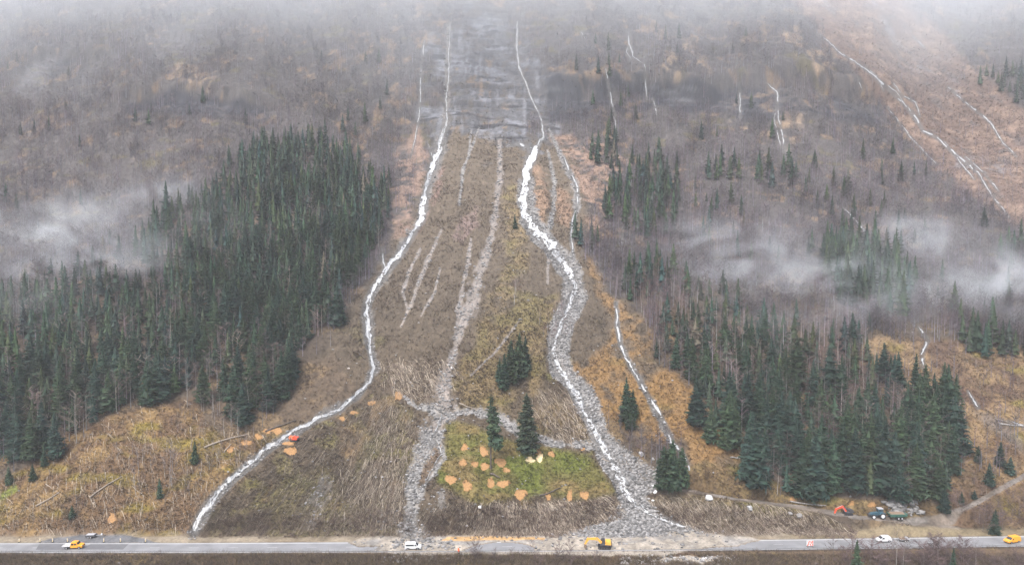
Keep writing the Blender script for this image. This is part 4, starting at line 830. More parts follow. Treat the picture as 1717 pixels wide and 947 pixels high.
woods('bare_woods', BW * sst(-60, 20, PY), 23000, 5.5, 10.5, (.60, .60, .70))
woods('mixed_bare_trees', np.clip(F_LEFT_UP + F_LEFT_LOW + F_RIGHT, 0, 1) * (.25 + (1 - hole)) * (1 - orrm), 800, 9, 15, (.85, .82, .82))
woods('bare_thicket', soil * (lefm * .5 * sst(.0, .4, -n1) + POLY['orange_left'] * .4 + oupm * .25 + rslm * .25 + rclm * .2), 900, 2.5, 5, (.75, .72, .72))
# ------------------------------------------------------------------ builder for made things
class MB:
    def __init__(s): s.V = []; s.F = []
    def quad(s, a, b, c, d):
        k = len(s.V); s.V += [a, b, c, d]; s.F.append((k, k + 1, k + 2, k + 3)); return s
    def box(s, c, d, top=(1, 1), shift=0):
        """centre, size; top = x and y scale of the upper face, shift = how far it slides along x"""
        k = len(s.V); x, y, z = c; a, b, h = d[0] / 2, d[1] / 2, d[2] / 2
        for q, (tx, ty, sh) in ((-1, (1, 1, 0)), (1, (top[0], top[1], shift))):
            for i, j in ((-1, -1), (1, -1), (1, 1), (-1, 1)): s.V.append((x + i * a * tx + sh, y + j * b * ty, z + q * h))
        s.F += [tuple(k + i for i in f) for f in ((3, 2, 1, 0), (4, 5, 6, 7), (0, 1, 5, 4), (1, 2, 6, 5), (2, 3, 7, 6), (3, 0, 4, 7))]; return s
    def prism(s, prof, y0, y1, inset=None):
        """side outline (x, z) swept from y0 to y1; inset(z) narrows it with height"""
        k = len(s.V); n = len(prof); f = inset or (lambda z: 0)
        for x, z in prof: s.V.append((x, y0 + f(z), z))
        for x, z in prof: s.V.append((x, y1 - f(z), z))
        s.F.append(tuple(range(k, k + n))); s.F.append(tuple(range(k + 2 * n - 1, k + n - 1, -1)))
        for i in range(n): j = (i + 1) % n; s.F.append((k + j, k + i, k + n + i, k + n + j))
        return s
    def cyl(s, c, r, w, axis='y', n=18, r2=None):
        k = len(s.V); r2 = r if r2 is None else r2
        for q, rr in ((-w / 2, r), (w / 2, r2)):
            for i in range(n):
                a = 6.2832 * i / n; u, v = rr * math.cos(a), rr * math.sin(a)
                s.V.append((c[0] + u, c[1] + q, c[2] + v) if axis == 'y' else (c[0] + u, c[1] + v, c[2] + q) if axis == 'z' else (c[0] + q, c[1] + u, c[2] + v))
        s.F.append(tuple(range(k, k + n))); s.F.append(tuple(range(k + 2 * n - 1, k + n - 1, -1)))
        for i in range(n): j = (i + 1) % n; s.F.append((k + j, k + i, k + n + i, k + n + j))
        return s
    def bar(s, p, q, w, h, w2=None, h2=None):
        p, q = Vector(p), Vector(q); d = (q - p).normalized(); sd = Vector((0, 1, 0)) if abs(d.y) < .9 else Vector((1, 0, 0)); up = d.cross(sd).normalized(); sd = up.cross(d).normalized()
        k = len(s.V)
        for e, a, b in ((p, w, h), (q, w2 or w, h2 or h)):
            for i, j in ((-1, -1), (1, -1), (1, 1), (-1, 1)): s.V.append(tuple(e + sd * i * a / 2 + up * j * b / 2))
        s.F += [tuple(k + i for i in f) for f in ((3, 2, 1, 0), (4, 5, 6, 7), (0, 1, 5, 4), (1, 2, 6, 5), (2, 3, 7, 6), (3, 0, 4, 7))]; return s
    def build(s, name, m, parent=None, bevel=0):
        me = bpy.data.meshes.new(name); me.from_pydata(s.V, [], s.F); me.materials.append(m); me.validate(); me.update()
        o = obj(name, me, parent)
        if bevel: b = o.modifiers.new('bevel', 'BEVEL'); b.width = bevel; b.segments = 2; b.limit_method = 'ANGLE'
        return o
def empty(name, x, y, z, rz, label, cat, group=None, tilt=0.0, s=1.0):
    o = bpy.data.objects.new(name, None); COL.objects.link(o); o.location = (x, y, z); o.rotation_euler = (0, tilt, rz); o.scale = (s, s, s); return tag(o, label, cat, group)
def wheel(root, x, y, r, w, rimm='steel', rimr=.6, flip=1):
    t = MB().cyl((x, y, r), r, w, n=22).build('wheel', M['black'], root, .03)
    MB().cyl((x, y + flip * (w / 2 - .02), r), r * rimr, .08, n=16).build('rim', M[rimm], t); return t

# ------------------------------------------------------------------ vehicles on the road (x forward, z up)
def van_kind(name, px, py, rz, label, paint, prof, roof, width, wheels, glass_side, windscreen, cat='van', wr=.34, extras=None):
    x, y = flat(px, py); z = max(float(hz(x, y)[0]), .02)
    root = empty(name, float(x), float(y), z, rz, label, cat)
    hw = width / 2; ins = lambda zz: max(0, (zz - 1.0)) * .16
    MB().prism(prof, -hw, hw, ins).build('body', M[paint], root, .06)
    for sy in (-1, 1):
        for g in glass_side:
            yy = lambda zz: sy * (hw - ins(zz) + .012)
            q = [(a, yy(b), b) for a, b in g]; m = MB(); m.quad(*(q if sy < 0 else q[::-1])); m.build('side_window', M['glass'], root)
    (a, b), (c, d) = windscreen; nx, nz = -(d - b), (c - a); ln = math.hypot(nx, nz); nx, nz = nx / ln * .015, nz / ln * .015
    if nx < 0 and nz < 0: nx, nz = -nx, -nz
    w1, w2 = hw - ins(b) - .10, hw - ins(d) - .12
    MB().quad((a + abs(nx), -w1, b + abs(nz)), (a + abs(nx), w1, b + abs(nz)), (c + abs(nx), w2, d + abs(nz)), (c + abs(nx), -w2, d + abs(nz))).build('windscreen', M['glass'], root)
    for wx in wheels:
        for sy in (-1, 1): wheel(root, wx, sy * (hw - .12), wr, .24, 'steel', .6, sy)
    fx = max(p[0] for p in prof)
    for sy in (-1, 1): MB().box((fx - .12, sy * (hw - .28), .78), (.22, .32, .18)).build('headlight', M['silver'], root, .03)
    MB().box((0, 0, .34), (fx * 1.7, width * .86, .16)).build('underbody', M['dark'], root)
    if extras: extras(root, hw)
    return root
VAN = [(-2.45, .42), (-2.5, .9), (-2.42, 1.75), (-2.25, 1.93), (-.2, 1.98), (.45, 1.93), (.75, 1.80), (1.55, 1.13), (2.30, .98), (2.48, .78), (2.50, .42), (1.95, .36), (1.82, .62), (1.4, .72), (1.0, .62), (.88, .36), (-1.0, .36), (-1.12, .62), (-1.5, .72), (-1.9, .62), (-2.02, .36)]
VG = [[(.50, 1.18), (1.32, 1.18), (.80, 1.62), (.45, 1.66)], [(-2.2, 1.22), (.30, 1.18), (.28, 1.66), (-2.15, 1.66)]]
van_kind('white_van', 693, 920.5, 0.03, 'white panel van parked on the mud beside the guardrail, facing the gravel heap', 'white', VAN, None, 1.9, (1.42, -1.5), VG, ((1.50, 1.17), (.78, 1.78)))
def beacon(root, hw): MB().box((.2, 0, 2.06), (.3, hw * 1.1, .12)).build('light_bar', M['yellow'], root, .02); 
van_kind('orange_van', 1697, 908.5, math.pi + .28, 'orange work van on the road at the right end', 'orange', VAN, None, 1.95, (1.42, -1.5), VG[:1], ((1.50, 1.17), (.78, 1.78)), extras=beacon)
CADDY = [(-2.15, .42), (-2.22, .95), (-2.10, 1.55), (-1.85, 1.78), (-.6, 1.84), (.25, 1.80), (.55, 1.70), (1.30, 1.08), (2.05, .90), (2.2, .70), (2.22, .40), (1.78, .36), (1.66, .6), (1.3, .68), (.94, .6), (.82, .36), (-.95, .36), (-1.07, .6), (-1.42, .68), (-1.78, .6), (-1.9, .36)]
van_kind('white_car', 1481, 907.2, math.pi + .04, 'small white van driving on the road with a grey trailer behind it', 'white', CADDY, None, 1.8, (1.3, -1.42), [[(.1, 1.10), (1.05, 1.10), (.60, 1.55), (.1, 1.58)]], ((1.24, 1.12), (.58, 1.66)), 'car', .32)
# its trailer
x, y = flat(1515, 906.5); t = empty('car_trailer', float(x), float(y), .02, math.pi + .04, 'small grey flatbed trailer with a load, behind the small white van', 'trailer')
MB().box((-.1, 0, .68), (3.0, 1.7, .14)).build('bed', M['steel'], t, .02); MB().bar((1.3, 0, .6), (2.6, 0, .45), .1, .1).build('drawbar', M['dark'], t)
MB().box((.55, 0, .98), (1.3, 1.4, .48), (.8, .8)).build('load', M['mudmetal'], t, .06); MB().box((-.95, 0, 1.0), (.9, 1.3, .5), (.6, .85)).build('load', M['silver'], t, .06)
for wx in (-.35, .35):
    for sy in (-1, 1): wheel(t, wx - .3, sy * .86, .3, .2, 'white', .55, sy)
for sy in (-1, 1): MB().prism([(-1.2, .62), (-1.1, .78), (.6, .78), (.7, .62)], sy * .98 - .08, sy * .98 + .08).build('mudguard', M['dark'], t)

# orange pickup with a white flatbed
x, y = flat(125, 918.3); p = empty('pickup_truck', float(x), float(y), .02, .10, 'orange crew-cab pickup with a white flatbed, on the patched road by the lay-by', 'truck')
CABP = [(-.75, .5), (-.8, 1.2), (-.68, 1.95), (-.5, 2.06), (.75, 2.06), (.95, 1.95), (1.45, 1.30), (2.45, 1.15), (2.65, .95), (2.68, .5), (2.25, .45), (2.1, .75), (1.75, .85), (1.4, .75), (1.25, .45), (-.6, .45)]
MB().prism(CABP, -.98, .98, lambda z: max(0, z - 1.2) * .18).build('cab', M['orange'], p, .06)
for sy in (-1, 1):
    for g in ([(-.55, 1.28), (.18, 1.28), (.18, 1.82), (-.48, 1.82)], [(.30, 1.28), (1.20, 1.28), (.82, 1.82), (.30, 1.82)]):
        q = [(a, sy * (.98 - max(0, b - 1.2) * .18 + .012), b) for a, b in g]; MB().quad(*(q if sy < 0 else q[::-1])).build('side_window', M['glass'], p)
MB().quad((1.445, -.86, 1.36), (1.445, .86, 1.36), (1.0, .80, 1.94), (1.0, -.80, 1.94)).build('windscreen', M['glass'], p)
MB().box((-1.95, 0, .98), (2.35, 2.05, .12)).box((-1.95, -1.0, 1.14), (2.35, .06, .22)).box((-1.95, 1.0, 1.14), (2.35, .06, .22)).box((-3.1, 0, 1.14), (.06, 2.05, .22)).build('flatbed', M['white'], p)
MB().box((-1.0, 0, .66), (4.2, .8, .22)).build('chassis', M['dark'], p); MB().box((.2, 0, 2.13), (.35, 1.2, .13)).build('light_bar', M['yellow'], p, .02); MB().box((2.69, 0, .95), (.05, 1.5, .25)).build('grille', M['black'], p)
for sy in (-1, 1):
    MB().box((2.60, sy * .78, 1.02), (.16, .28, .2)).build('headlight', M['silver'], p, .02)
    for wx in (1.75, -1.9): wheel(p, wx, sy * .86, .38, .26, 'steel', .58, sy)
# dark low trailer at the back of the lay-by
x, y = flat(155, 900.3); t = empty('low_trailer', float(x), float(y), .03, .06, 'dark low trailer parked at the back of the asphalt lay-by', 'trailer')
MB().box((-.4, 0, .72), (3.0, 1.8, .5), (.92, .9)).build('box', M['dark'], t, .05); MB().box((-.4, 0, 1.02), (2.4, 1.4, .10)).build('cover', M['silver'], t, .03); MB().bar((1.1, 0, .6), (3.2, 0, .75), .16, .16).build('drawbar', M['steel'], t); MB().box((2.9, 0, .95), (.5, .5, .5), (.8, .8)).build('tool_box', M['white'], t, .05)
for wx in (-.8, -.05):
    for sy in (-1, 1): wheel(t, wx, sy * .92, .32, .2, 'silver', .55, sy)

# ------------------------------------------------------------------ diggers
def track(root, x0, x1, y, h, w):
    r = h / 2; pr = [(x1 - r + r * math.cos(a), r + r * math.sin(a)) for a in np.linspace(-1.57, 1.57, 8)] + [(x0 + r + r * math.cos(a), r + r * math.sin(a)) for a in np.linspace(1.57, 4.71, 8)]
    t = MB().prism(pr[::-1], y - w / 2, y + w / 2).build('track', M['black'], root, .03)
    m = MB()
    for k in range(5): m.cyl((x0 + r + (x1 - x0 - 2 * r) * k / 4, y, r), r * .55, w + .06, n=12)
    m.build('rollers', M['dark'], t)
def digger(name, x, y, z, rz, label, paint, body2, boomc, arm, sc=1.0, cat='excavator', tilt=0, dozer=False):
    """arm: boom foot, knee, boom end, stick end (x, z)"""
    e = empty(name, x, y, z, rz, label, cat, tilt=tilt, s=sc)
    for sy in (-1, 1): track(e, -2.1, 2.1, sy * 1.05, .85, .6)
    MB().box((0, 0, .75), (2.6, 1.5, .4)).cyl((0, 0, 1.0), .8, .2, 'z').build('undercarriage', M['dark'], e)
    MB().box((-.35, 0, 1.35), (3.3, 2.5, .45)).build('deck', M[body2], e, .05)
    MB().prism([(-2.3, 1.5), (-2.2, 2.45), (-1.9, 2.6), (-.4, 2.6), (-.3, 1.5)], -1.25, 1.25).build('engine_cover', M[paint], e, .08)
    MB().prism([(-2.5, 1.2), (-2.55, 1.9), (-2.2, 2.0), (-2.2, 1.2)], -1.22, 1.22).build('counterweight', M['dark'], e, .06)
    c = MB().prism([(-.25, 1.55), (-.25, 2.95), (-.05, 3.08), (.85, 3.08), (1.2, 2.2), (1.2, 1.55)], -1.22, -.15).build('cab', M[body2], e, .05)
    MB().quad((.0, -1.235, 2.15), (1.05, -1.235, 2.15), (.78, -1.235, 2.9), (.0, -1.235, 2.9)).build('side_window', M['glass'], c)
    MB().quad((1.215, -1.1, 1.75), (1.215, -.27, 1.75), (1.17, -.27, 2.3), (1.17, -1.1, 2.3)).build('windscreen', M['glass'], c)
    (ax, az_), (bx, bz), (cx_, cz), (dx, dz) = arm
    MB().bar((ax, .35, az_), (bx, .35, bz), .6, .7, .6, .95).bar((bx, .35, bz), (cx_, .35, cz), .6, .95, .5, .6).build('boom', M[boomc], e, .03)
    MB().bar((cx_ - .5 * (dx - cx_) * .3, .35, cz - .3 * (dz - cz) * .5), (dx, .35, dz), .5, .8, .45, .5).build('stick', M[boomc], e, .03)
    MB().bar((ax + .5, .1, az_ - .2), (bx, .1, bz - .1), .18, .18).bar((ax + .5, .6, az_ - .2), (bx, .6, bz - .1), .18, .18).bar((bx, .35, bz + .5), (cx_, .35, cz + .45), .2, .2).build('hydraulic_ram', M['steel'], e)
    bk = MB().prism([(dx - .35, dz + .1), (dx + .35, dz + .05), (dx + .4, dz - .7), (dx + .1, dz - 1.15), (dx - .55, dz - 1.0), (dx - .75, dz - .75), (dx - .2, dz - .55)], -.30, 1.0).build('bucket', M['mudmetal'], e, .03)
    m = MB()
    for k in range(4): m.box((dx - .78, -.2 + k * .36, dz - .82), (.28, .12, .1))
    m.build('teeth', M['steel'], bk)
    if dozer: MB().box((0, 0, .05), (5.2, 2.9, .1)).build('mat', M['steel'], e)
    return e
x, y = flat(1013, 919.5)
digger('excavator', float(x), float(y), max(.12, float(hz(x, y)[0])), math.pi - .10, 'yellow and black tracked excavator clearing rubble off the road', 'yellow', 'dark', 'yellow', [(.9, 1.9), (2.6, 3.3), (5.3, 3.1), (6.3, 1.2)], .92)
for px, py, sz, rz, lb, b2, arm, nm in [(494, 739, .62, math.pi - .2, 'small red excavator on the slope beside the long stream, next to sawdust', 'red', [(.9, 1.9), (1.7, 3.3), (2.9, 2.6), (2.7, 1.4)], 'excavator'),
        (1421, 862, .72, math.pi + .1, 'dark machine with a red arched crane arm on the dirt track ahead of the tractor', 'dark', [(.9, 1.9), (2.6, 4.3), (5.6, 3.4), (6.4, 1.5)], 'forestry_machine')]:
    x, y = at(px, py); pnt = 'red' if nm == 'excavator' else 'dark'
    digger(nm, float(x[0]), float(y[0]), float(hz(x, y)[0]) - .1, rz, lb, pnt if nm == 'excavator' else 'dark', b2, 'redor' if nm == 'excavator' else 'red', arm, sz, 'excavator' if nm == 'excavator' else 'machine', tilt=.05)

# tractor and its tipping trailer, facing the machine
x, y = at(1472, 867.5); z0 = float(hz(x, y)[0]); t = empty('tractor', float(x[0]), float(y[0]), z0 - .05, math.pi + .02, 'dark green tractor with white wheel rims on the dirt track', 'tractor', s=1.12)
MB().prism([(.1, .95), (.1, 1.85), (1.9, 1.70), (2.35, 1.45), (2.4, .95)], -.42, .42).build('bonnet', M['teal'], t, .06)
c = MB().prism([(-1.15, 1.2), (-1.2, 2.75), (-1.05, 2.88), (.15, 2.88), (.25, 2.7), (.2, 1.2)], -.78, .78, lambda z: max(0, z - 1.2) * .06).build('cab', M['teal'], t, .05)
for sy in (-1, 1):
    q = [(-1.02, sy * .74, 1.75), (.1, sy * .74, 1.75), (.1, sy * .70, 2.62), (-1.02, sy * .70, 2.62)]; MB().quad(*(q if sy < 0 else q[::-1])).build('side_window', M['glass'], c)
MB().quad((.235, -.6, 1.9), (.235, .6, 1.9), (.26, .6, 2.62), (.26, -.6, 2.62)).build('windscreen', M['glass'], c)
MB().box((-.5, 0, 2.93), (1.5, 1.5, .10)).build('roof', M['silver'], t, .03); MB().box((.3, 0, .85), (3.2, .6, .5)).build('chassis', M['dark'], t)
for sy in (-1, 1):
    wheel(t, -.85, sy * .95, .92, .55, 'white', .60, sy); wheel(t, 1.75, sy * .92, .66, .42, 'white', .60, sy)
    MB().prism([(-1.85, 1.3), (-1.5, 1.85), (-.3, 1.9), (.05, 1.4), (-.3, 1.75), (-1.45, 1.72)], sy * .98 - .28, sy * .98 + .28).build('mudguard', M['teal'], t)
MB().box((2.65, 0, 1.0), (.45, .8, .5)).build('front_weight', M['dark'], t, .04); MB().cyl((1.0, -.48, 2.1), .06, .9, 'z', 10).build('exhaust', M['dark'], t)
x, y = at(1503, 869); z1 = float(hz(x, y)[0]); t = empty('tipping_trailer', float(x[0]), float(y[0]), z1 - .02, math.pi + .02, 'dark green tipping trailer with a brown load, behind the tractor', 'trailer', s=1.08)
MB().prism([(-2.9, 1.75), (-2.6, .95), (2.4, .95), (2.6, 1.75)], -1.15, 1.15).build('body', M['green'], t, .04)
m = MB()
for k in range(6): m.box((-2.2 + k * .85, -1.18, 1.35), (.10, .06, .78)).box((-2.2 + k * .85, 1.18, 1.35), (.10, .06, .78))
m.build('stakes', M['green'], t)
MB().box((0, 0, 1.86), (4.6, 2.0, .35), (.8, .7)).build('load', M['mudmetal'], t, .1); MB().bar((2.4, 0, .85), (4.0, 0, .6), .2, .2).build('drawbar', M['dark'], t); MB().box((0, 0, .8), (4.6, .7, .25)).build('chassis', M['dark'], t)
for wx in (-1.1, -.05):
    for sy in (-1, 1): wheel(t, wx, sy * .98, .46, .36, 'silver', .5, sy)

# ------------------------------------------------------------------ guardrail, marker posts, signs
gx = np.linspace(-232, 236, 118); gy = road_near(gx) - .55
g = empty('guardrail', 0, float(road_near(0.0)) - .55, 0, 0, 'long grey steel guardrail along the near edge of the road', 'guardrail')
oy = float(road_near(0.0)) - .55
prof = [(-.04, .42), (.03, .50), (-.04, .58), (.03, .66), (-.04, .74)]
n = len(gx); V = np.array([(gx[i], gy[i] - oy + a, b) for i in range(n) for a, b in prof]); V2 = V + np.array([0, .02, 0]); k = 5
I = np.arange(n - 1)[:, None] * k + np.arange(k - 1)[None]; F = np.stack([I, I + k, I + k + 1, I + 1], -1).reshape(-1, 4)
obj('rail', mesh('rail', np.concatenate([V, V2]), [F, F[:, ::-1] + len(V)], M['steel']), g)
pm = MB().box((0, 0, .15), (.10, .14, 1.2)); po = pm.build('post', M['dark'], g)
pxs = np.linspace(-160, 160, 82); po.location = (pxs[0], float(road_near(pxs[0])) - .55 - oy + .12, 0)
for q in pxs[1:]:
    c = po.copy(); COL.objects.link(c); c.parent = g; c.location = (q, float(road_near(q)) - .55 - oy + .12, 0)
for k, (px, lb) in enumerate([(31, 'pale yellow marker post left of the patched asphalt, nearest the picture edge'), (66, 'pale yellow marker post at the start of the first dark asphalt patch'), (87, 'pale yellow marker post behind the flatbed of the orange pickup'), (112, 'pale yellow marker post just behind the orange pickup cab'), (173, 'pale yellow marker post in front of the lay-by, just right of the dark trailer'), (201, 'pale yellow marker post in front of the middle of the lay-by'), (243, 'pale yellow marker post at the right end of the lay-by')]):
    x, y = flat(px, 908.9); m = empty('marker_post', float(x), float(y) + .35, max(.0, float(hz(x, y + .35)[0])), 0, lb, 'marker post', 'marker posts along the lay-by')
    MB().cyl((0, 0, .06), .34, .12, 'z', 16).build('base', M['black'], m); MB().box((0, 0, .62), (.30, .12, 1.05)).build('panel', M['sawdust_pale'], m, .02); MB().box((0, -.065, .85), (.30, .012, .16)).build('band', M['white'], m)
x, y = flat(1358, 916.3); b = empty('road_barrier', float(x), float(y), .02, 0, 'white board with red chevrons closing the road', 'road sign')
MB().box((0, 0, 1.15), (2.1, .06, 1.75)).build('board', M['white'], b, .02)
ch = MB()
for (q0, q1, q2, q3) in (((-.95, .35), (-.55, .35), (-.30, 1.0), (-.62, 1.1)), ((-.62, 1.12), (-.30, 1.12), (-.02, 1.9), (-.35, 1.9)), ((.10, .40), (.45, .40), (.12, 1.05), (-.15, 1.0)), ((.32, 1.0), (.62, 1.15), (.30, 1.85), (.05, 1.75)), ((.62, .45), (.95, .35), (.95, 1.1), (.70, 1.2)), ((.62, 1.35), (.95, 1.25), (.95, 1.95), (.6, 1.9))):
    ch.quad(*[(a, -.036, c) for a, c in (q0, q1, q2, q3)])
ch.build('chevrons', M['red'], b)
for sx in (-.8, .8): MB().box((sx, .08, .6), (.08, .08, 1.2)).box((sx, 0, .03), (.12, 1.3, .06)).build('leg', M['dark'], b)
x, y = flat(769, 927.2); b = empty('warning_marker', float(x), float(y), max(-.2, float(hz(x, y)[0])), .1, 'orange red warning marker on the near verge beside the pale road lens', 'road sign')
MB().cyl((0, 0, .05), .4, .10, 'z', 12).build('foot', M['black'], b); MB().box((0, 0, .55), (.10, .10, 1.0)).build('post', M['redor'], b); MB().box((0, 0, 1.25), (.62, .08, .85), (.55, 1)).build('panel', M['redor'], b, .02); MB().box((.05, -.05, .72), (.5, .06, .26)).build('lower_panel', M['red'], b, .02)

# ------------------------------------------------------------------ sawdust under felled trees, boulders, logs
def patch(px, py, w, h, label, m, seed):
    w, h = w * .9, h * .9
    r = np.random.default_rng(seed); n = 34; P = []
    jag = .80 + .30 * r.random(n); jag = .5 * jag + .25 * np.roll(jag, 1) + .25 * np.roll(jag, -1) + .30 * (r.random(n) - .45); jag = jag * (1 + .16 * np.cos(2 * 6.283 * np.arange(n) / n + r.random() * 6) + .12 * np.cos(3 * 6.283 * np.arange(n) / n + r.random() * 6))
    for f in (0, .4, .72, 1.0):
        for i in range(n if f else 1):
            a = 6.2832 * i / n; P.append((px + w / 2 * f * jag[i] ** (f > .6) * math.cos(a), py + h / 2 * f * jag[i] ** (f > .6) * math.sin(a)))
    nc_ = 60; ca = r.random(nc_) * 6.2832; cr = .80 + .75 * r.random(nc_) ** 2
    for a, q in zip(ca, cr):
        bx_, by_ = px + w / 2 * q * math.cos(a), py + h / 2 * q * math.sin(a) + .5
        for t in (0, 2.1, 4.2): P.append((bx_ + (.25 + .4 * r.random()) * math.cos(t + a), by_ + (.2 + .32 * r.random()) * math.sin(t + a)))
    P = np.array(P); x, y = at(P[:, 0], P[:, 1]); z = hz(x, y)
    lift = np.concatenate([[.16], np.full(n, .15), np.full(n, .13), np.full(n, .10), np.full(nc_ * 3, .12)]) ; cx_, cy_, cz = x[0], y[0], z[0]
    V = np.stack([x - cx_, y - cy_, z - cz + lift], 1)
    i = np.arange(n); j = (i + 1) % n
    o = obj('sawdust_patch', mesh('sawdust_patch', V, [np.stack([i * 0, 1 + j, 1 + i], 1), np.stack([1 + i, 1 + j, 1 + n + j, 1 + n + i], 1), np.stack([1 + n + i, 1 + n + j, 1 + 2 * n + j, 1 + 2 * n + i], 1), (1 + 3 * n + np.arange(nc_ * 3)).reshape(-1, 3)], M[m], smooth=True), None, (cx_, cy_, cz)); tag(o, label, 'sawdust patch', 'sawdust patches')
for k, s in enumerate(SAW): patch(*s, 'sawdust', 700 + k)
patch(889, 771, 18, 10, 'pale cream sawdust patch, left of the two below the ragged spruce', 'sawdust_pale', 760); patch(905, 768, 13, 15, 'pale cream sawdust patch, right of the two below the ragged spruce', 'sawdust_pale', 761)
def boulder(px, py, size, tone, label, seed, sz=(1, .8, .7)):
    r = np.random.default_rng(seed); x, y = at(px, py); z = float(hz(x, y)[0])
    me = bpy.data.meshes.new('boulder'); import bmesh
    bm = bmesh.new(); bmesh.ops.create_icosphere(bm, subdivisions=3, radius=1)
    dirs = r.normal(size=(14, 3)); dirs /= np.linalg.norm(dirs, axis=1)[:, None]; cut = .62 + .3 * r.random(14)
    for v in bm.verts:
        c = np.array(v.co)
        for d, q in zip(dirs, cut):
            e = c @ d
            if e > q: c = c - d * (e - q)
        v.co = Vector(c * np.array(sz) * size)
    bm.to_mesh(me); bm.free(); me.materials.append(M['rock'])
    a = me.color_attributes.new('Col', 'FLOAT_COLOR', 'POINT'); a.data.foreach_set('color', np.tile((*tone, 1), (len(me.vertices), 1)).astype(np.float32).ravel())
    o = obj('boulder', me, None, (float(x[0]), float(y[0]), z + size * .25)); o.rotation_euler = (0, 0, float(r.random() * 6)); tag(o, label, 'boulder', 'boulders')
for k, b in enumerate([(1189, 836, 1.5, (.34, .34, .34), 'big pale grey boulder right of the dark bushy spruce clump'), (1099, 826, .95, (.62, .62, .62), 'white boulder at the left foot of the dark bushy spruce clump'), (1096, 815, .7, (.5, .5, .5), 'smaller whitish boulder just above the white one by the spruce clump'), (1095, 839, .55, (.55, .55, .55), 'small whitish stone below the white boulder by the spruce clump'), (805, 851, .8, (.66, .64, .62), 'white boulder on the lower green mound'), (797, 846, .6, (.10, .095, .085), 'dark stump-like rock beside the white boulder on the mound'),
        (1257, 853, 1.3, (.26, .26, .26), 'grey boulder half buried along the dirt track bank'), (1340, 865, 1.2, (.20, .19, .18), 'dark boulder in the eroded bank below the dirt track'), (1325, 861, .9, (.24, .23, .22), 'smaller dark boulder beside the eroded bank below the dirt track'), (997, 706, 1.2, (.09, .09, .09), 'black wet boulder in the wide stream above the cross trail'), (1062, 803, 1.5, (.10, .10, .10), 'black wet boulder low in the wide stream bed'), (1052, 812, 1.1, (.12, .12, .12), 'dark wet boulder just below the black one in the stream bed'), (1075, 762, 1.3, (.27, .265, .26), 'flat grey slab in the rubble right of the wide stream'), (1040, 768, 1.0, (.16, .16, .16), 'dark boulder in the rubble bend right of the wide stream'), (1095, 770, .8, (.4, .39, .37), 'pale stone at the upper right edge of the rubble bed'), (585, 582 + 36, .6, (.5, .45, .42), 'lone pale stone below the debris channel junction'), (757, 617, .55, (.55, .5, .47), 'pale stone at the right side of the middle debris channel')]): boulder(*b, 800 + k)
def log(p, q, r, m, label):
    x, y = at([p[0], q[0]], [p[1], q[1]]); z = hz(x, y); a = Vector((x[0], y[0], z[0] + r + .15)); b = Vector((x[1], y[1], z[1] + r + .15)); c = (a + b) / 2
    tv, tf = [], []; d = (b - a)
    n = 7
    for k in range(6):
        t = k / 5; e = a + d * t - c; e.z = float(hz(e.x + c.x, e.y + c.y)[0]) - c.z + r + .12
        rr = r * (1 - .55 * t)
        up = Vector((0, 0, 1)); sd = d.cross(up).normalized(); up = sd.cross(d).normalized()
        for i in range(n): w = 6.2832 * i / n; tv.append(tuple(e + sd * rr * math.cos(w) + up * rr * math.sin(w)))
    for k in range(5):
        for i in range(n): tf.append((k * n + i, k * n + (i + 1) % n, (k + 1) * n + (i + 1) % n, (k + 1) * n + i))
    o = obj('fallen_log', mesh('fallen_log', np.array(tv), [np.array(tf), np.array([list(range(n))[::-1]])], M[m], smooth=True), None, c); tag(o, label, 'log', 'fallen logs')
for l in [((342, 752), (415, 730), .35, 'wood', 'long fallen trunk above the sawdust row, left of the stream'), ((445, 725), (497, 706), .35, 'bark', 'dark fallen trunk crossing the top sawdust patch by the stream'), ((905, 832), (940, 819), .3, 'bark', 'dark fallen log above the mound foot'), ((822, 796), (838, 803), .4, 'bark', 'short dark fallen branch below the slender spruce'), ((1225, 768), (1241, 770), .3, 'birchbark', 'pale log end sticking out at the left edge of the right forest'), ((602, 595), (612, 603), .35, 'bark', 'short dark branch beside the stream on the debris cone'), ((1325, 842), (1385, 849), .3, 'birchbark', 'long pale trunk lying along the dirt track in front of the forest'), ((770, 678), (800, 690), .3, 'wood', 'grey log beside the cross trail junction'), ((1010, 450 + 320), (1022, 775), .25, 'wood', 'short grey log at the stream edge'), ((1675, 712), (1720, 716), .35, 'birchbark', 'pale driftwood trunk in the dry gully on the right clearing'), ((1668, 704), (1700, 713), .3, 'wood', 'grey driftwood trunk above the pale one in the dry gully'), ((1275, 770), (1262, 742), .22, 'birchbark', 'pale leaning dead trunk in the right forest front'), ((375, 760), (388, 745), .25, 'wood', 'short pale stick beside the lowest sawdust patch'), ((150, 836), (205, 800), .3, 'wood', 'grey fallen trunk on the lower left slope'), ((60, 850), (100, 826), .3, 'wood', 'grey fallen trunk at the far left slope'), ((600, 462), (645, 459), .35, 'bark', 'dark fallen trunk at the stream fork beside the left forest')]: log(*l)

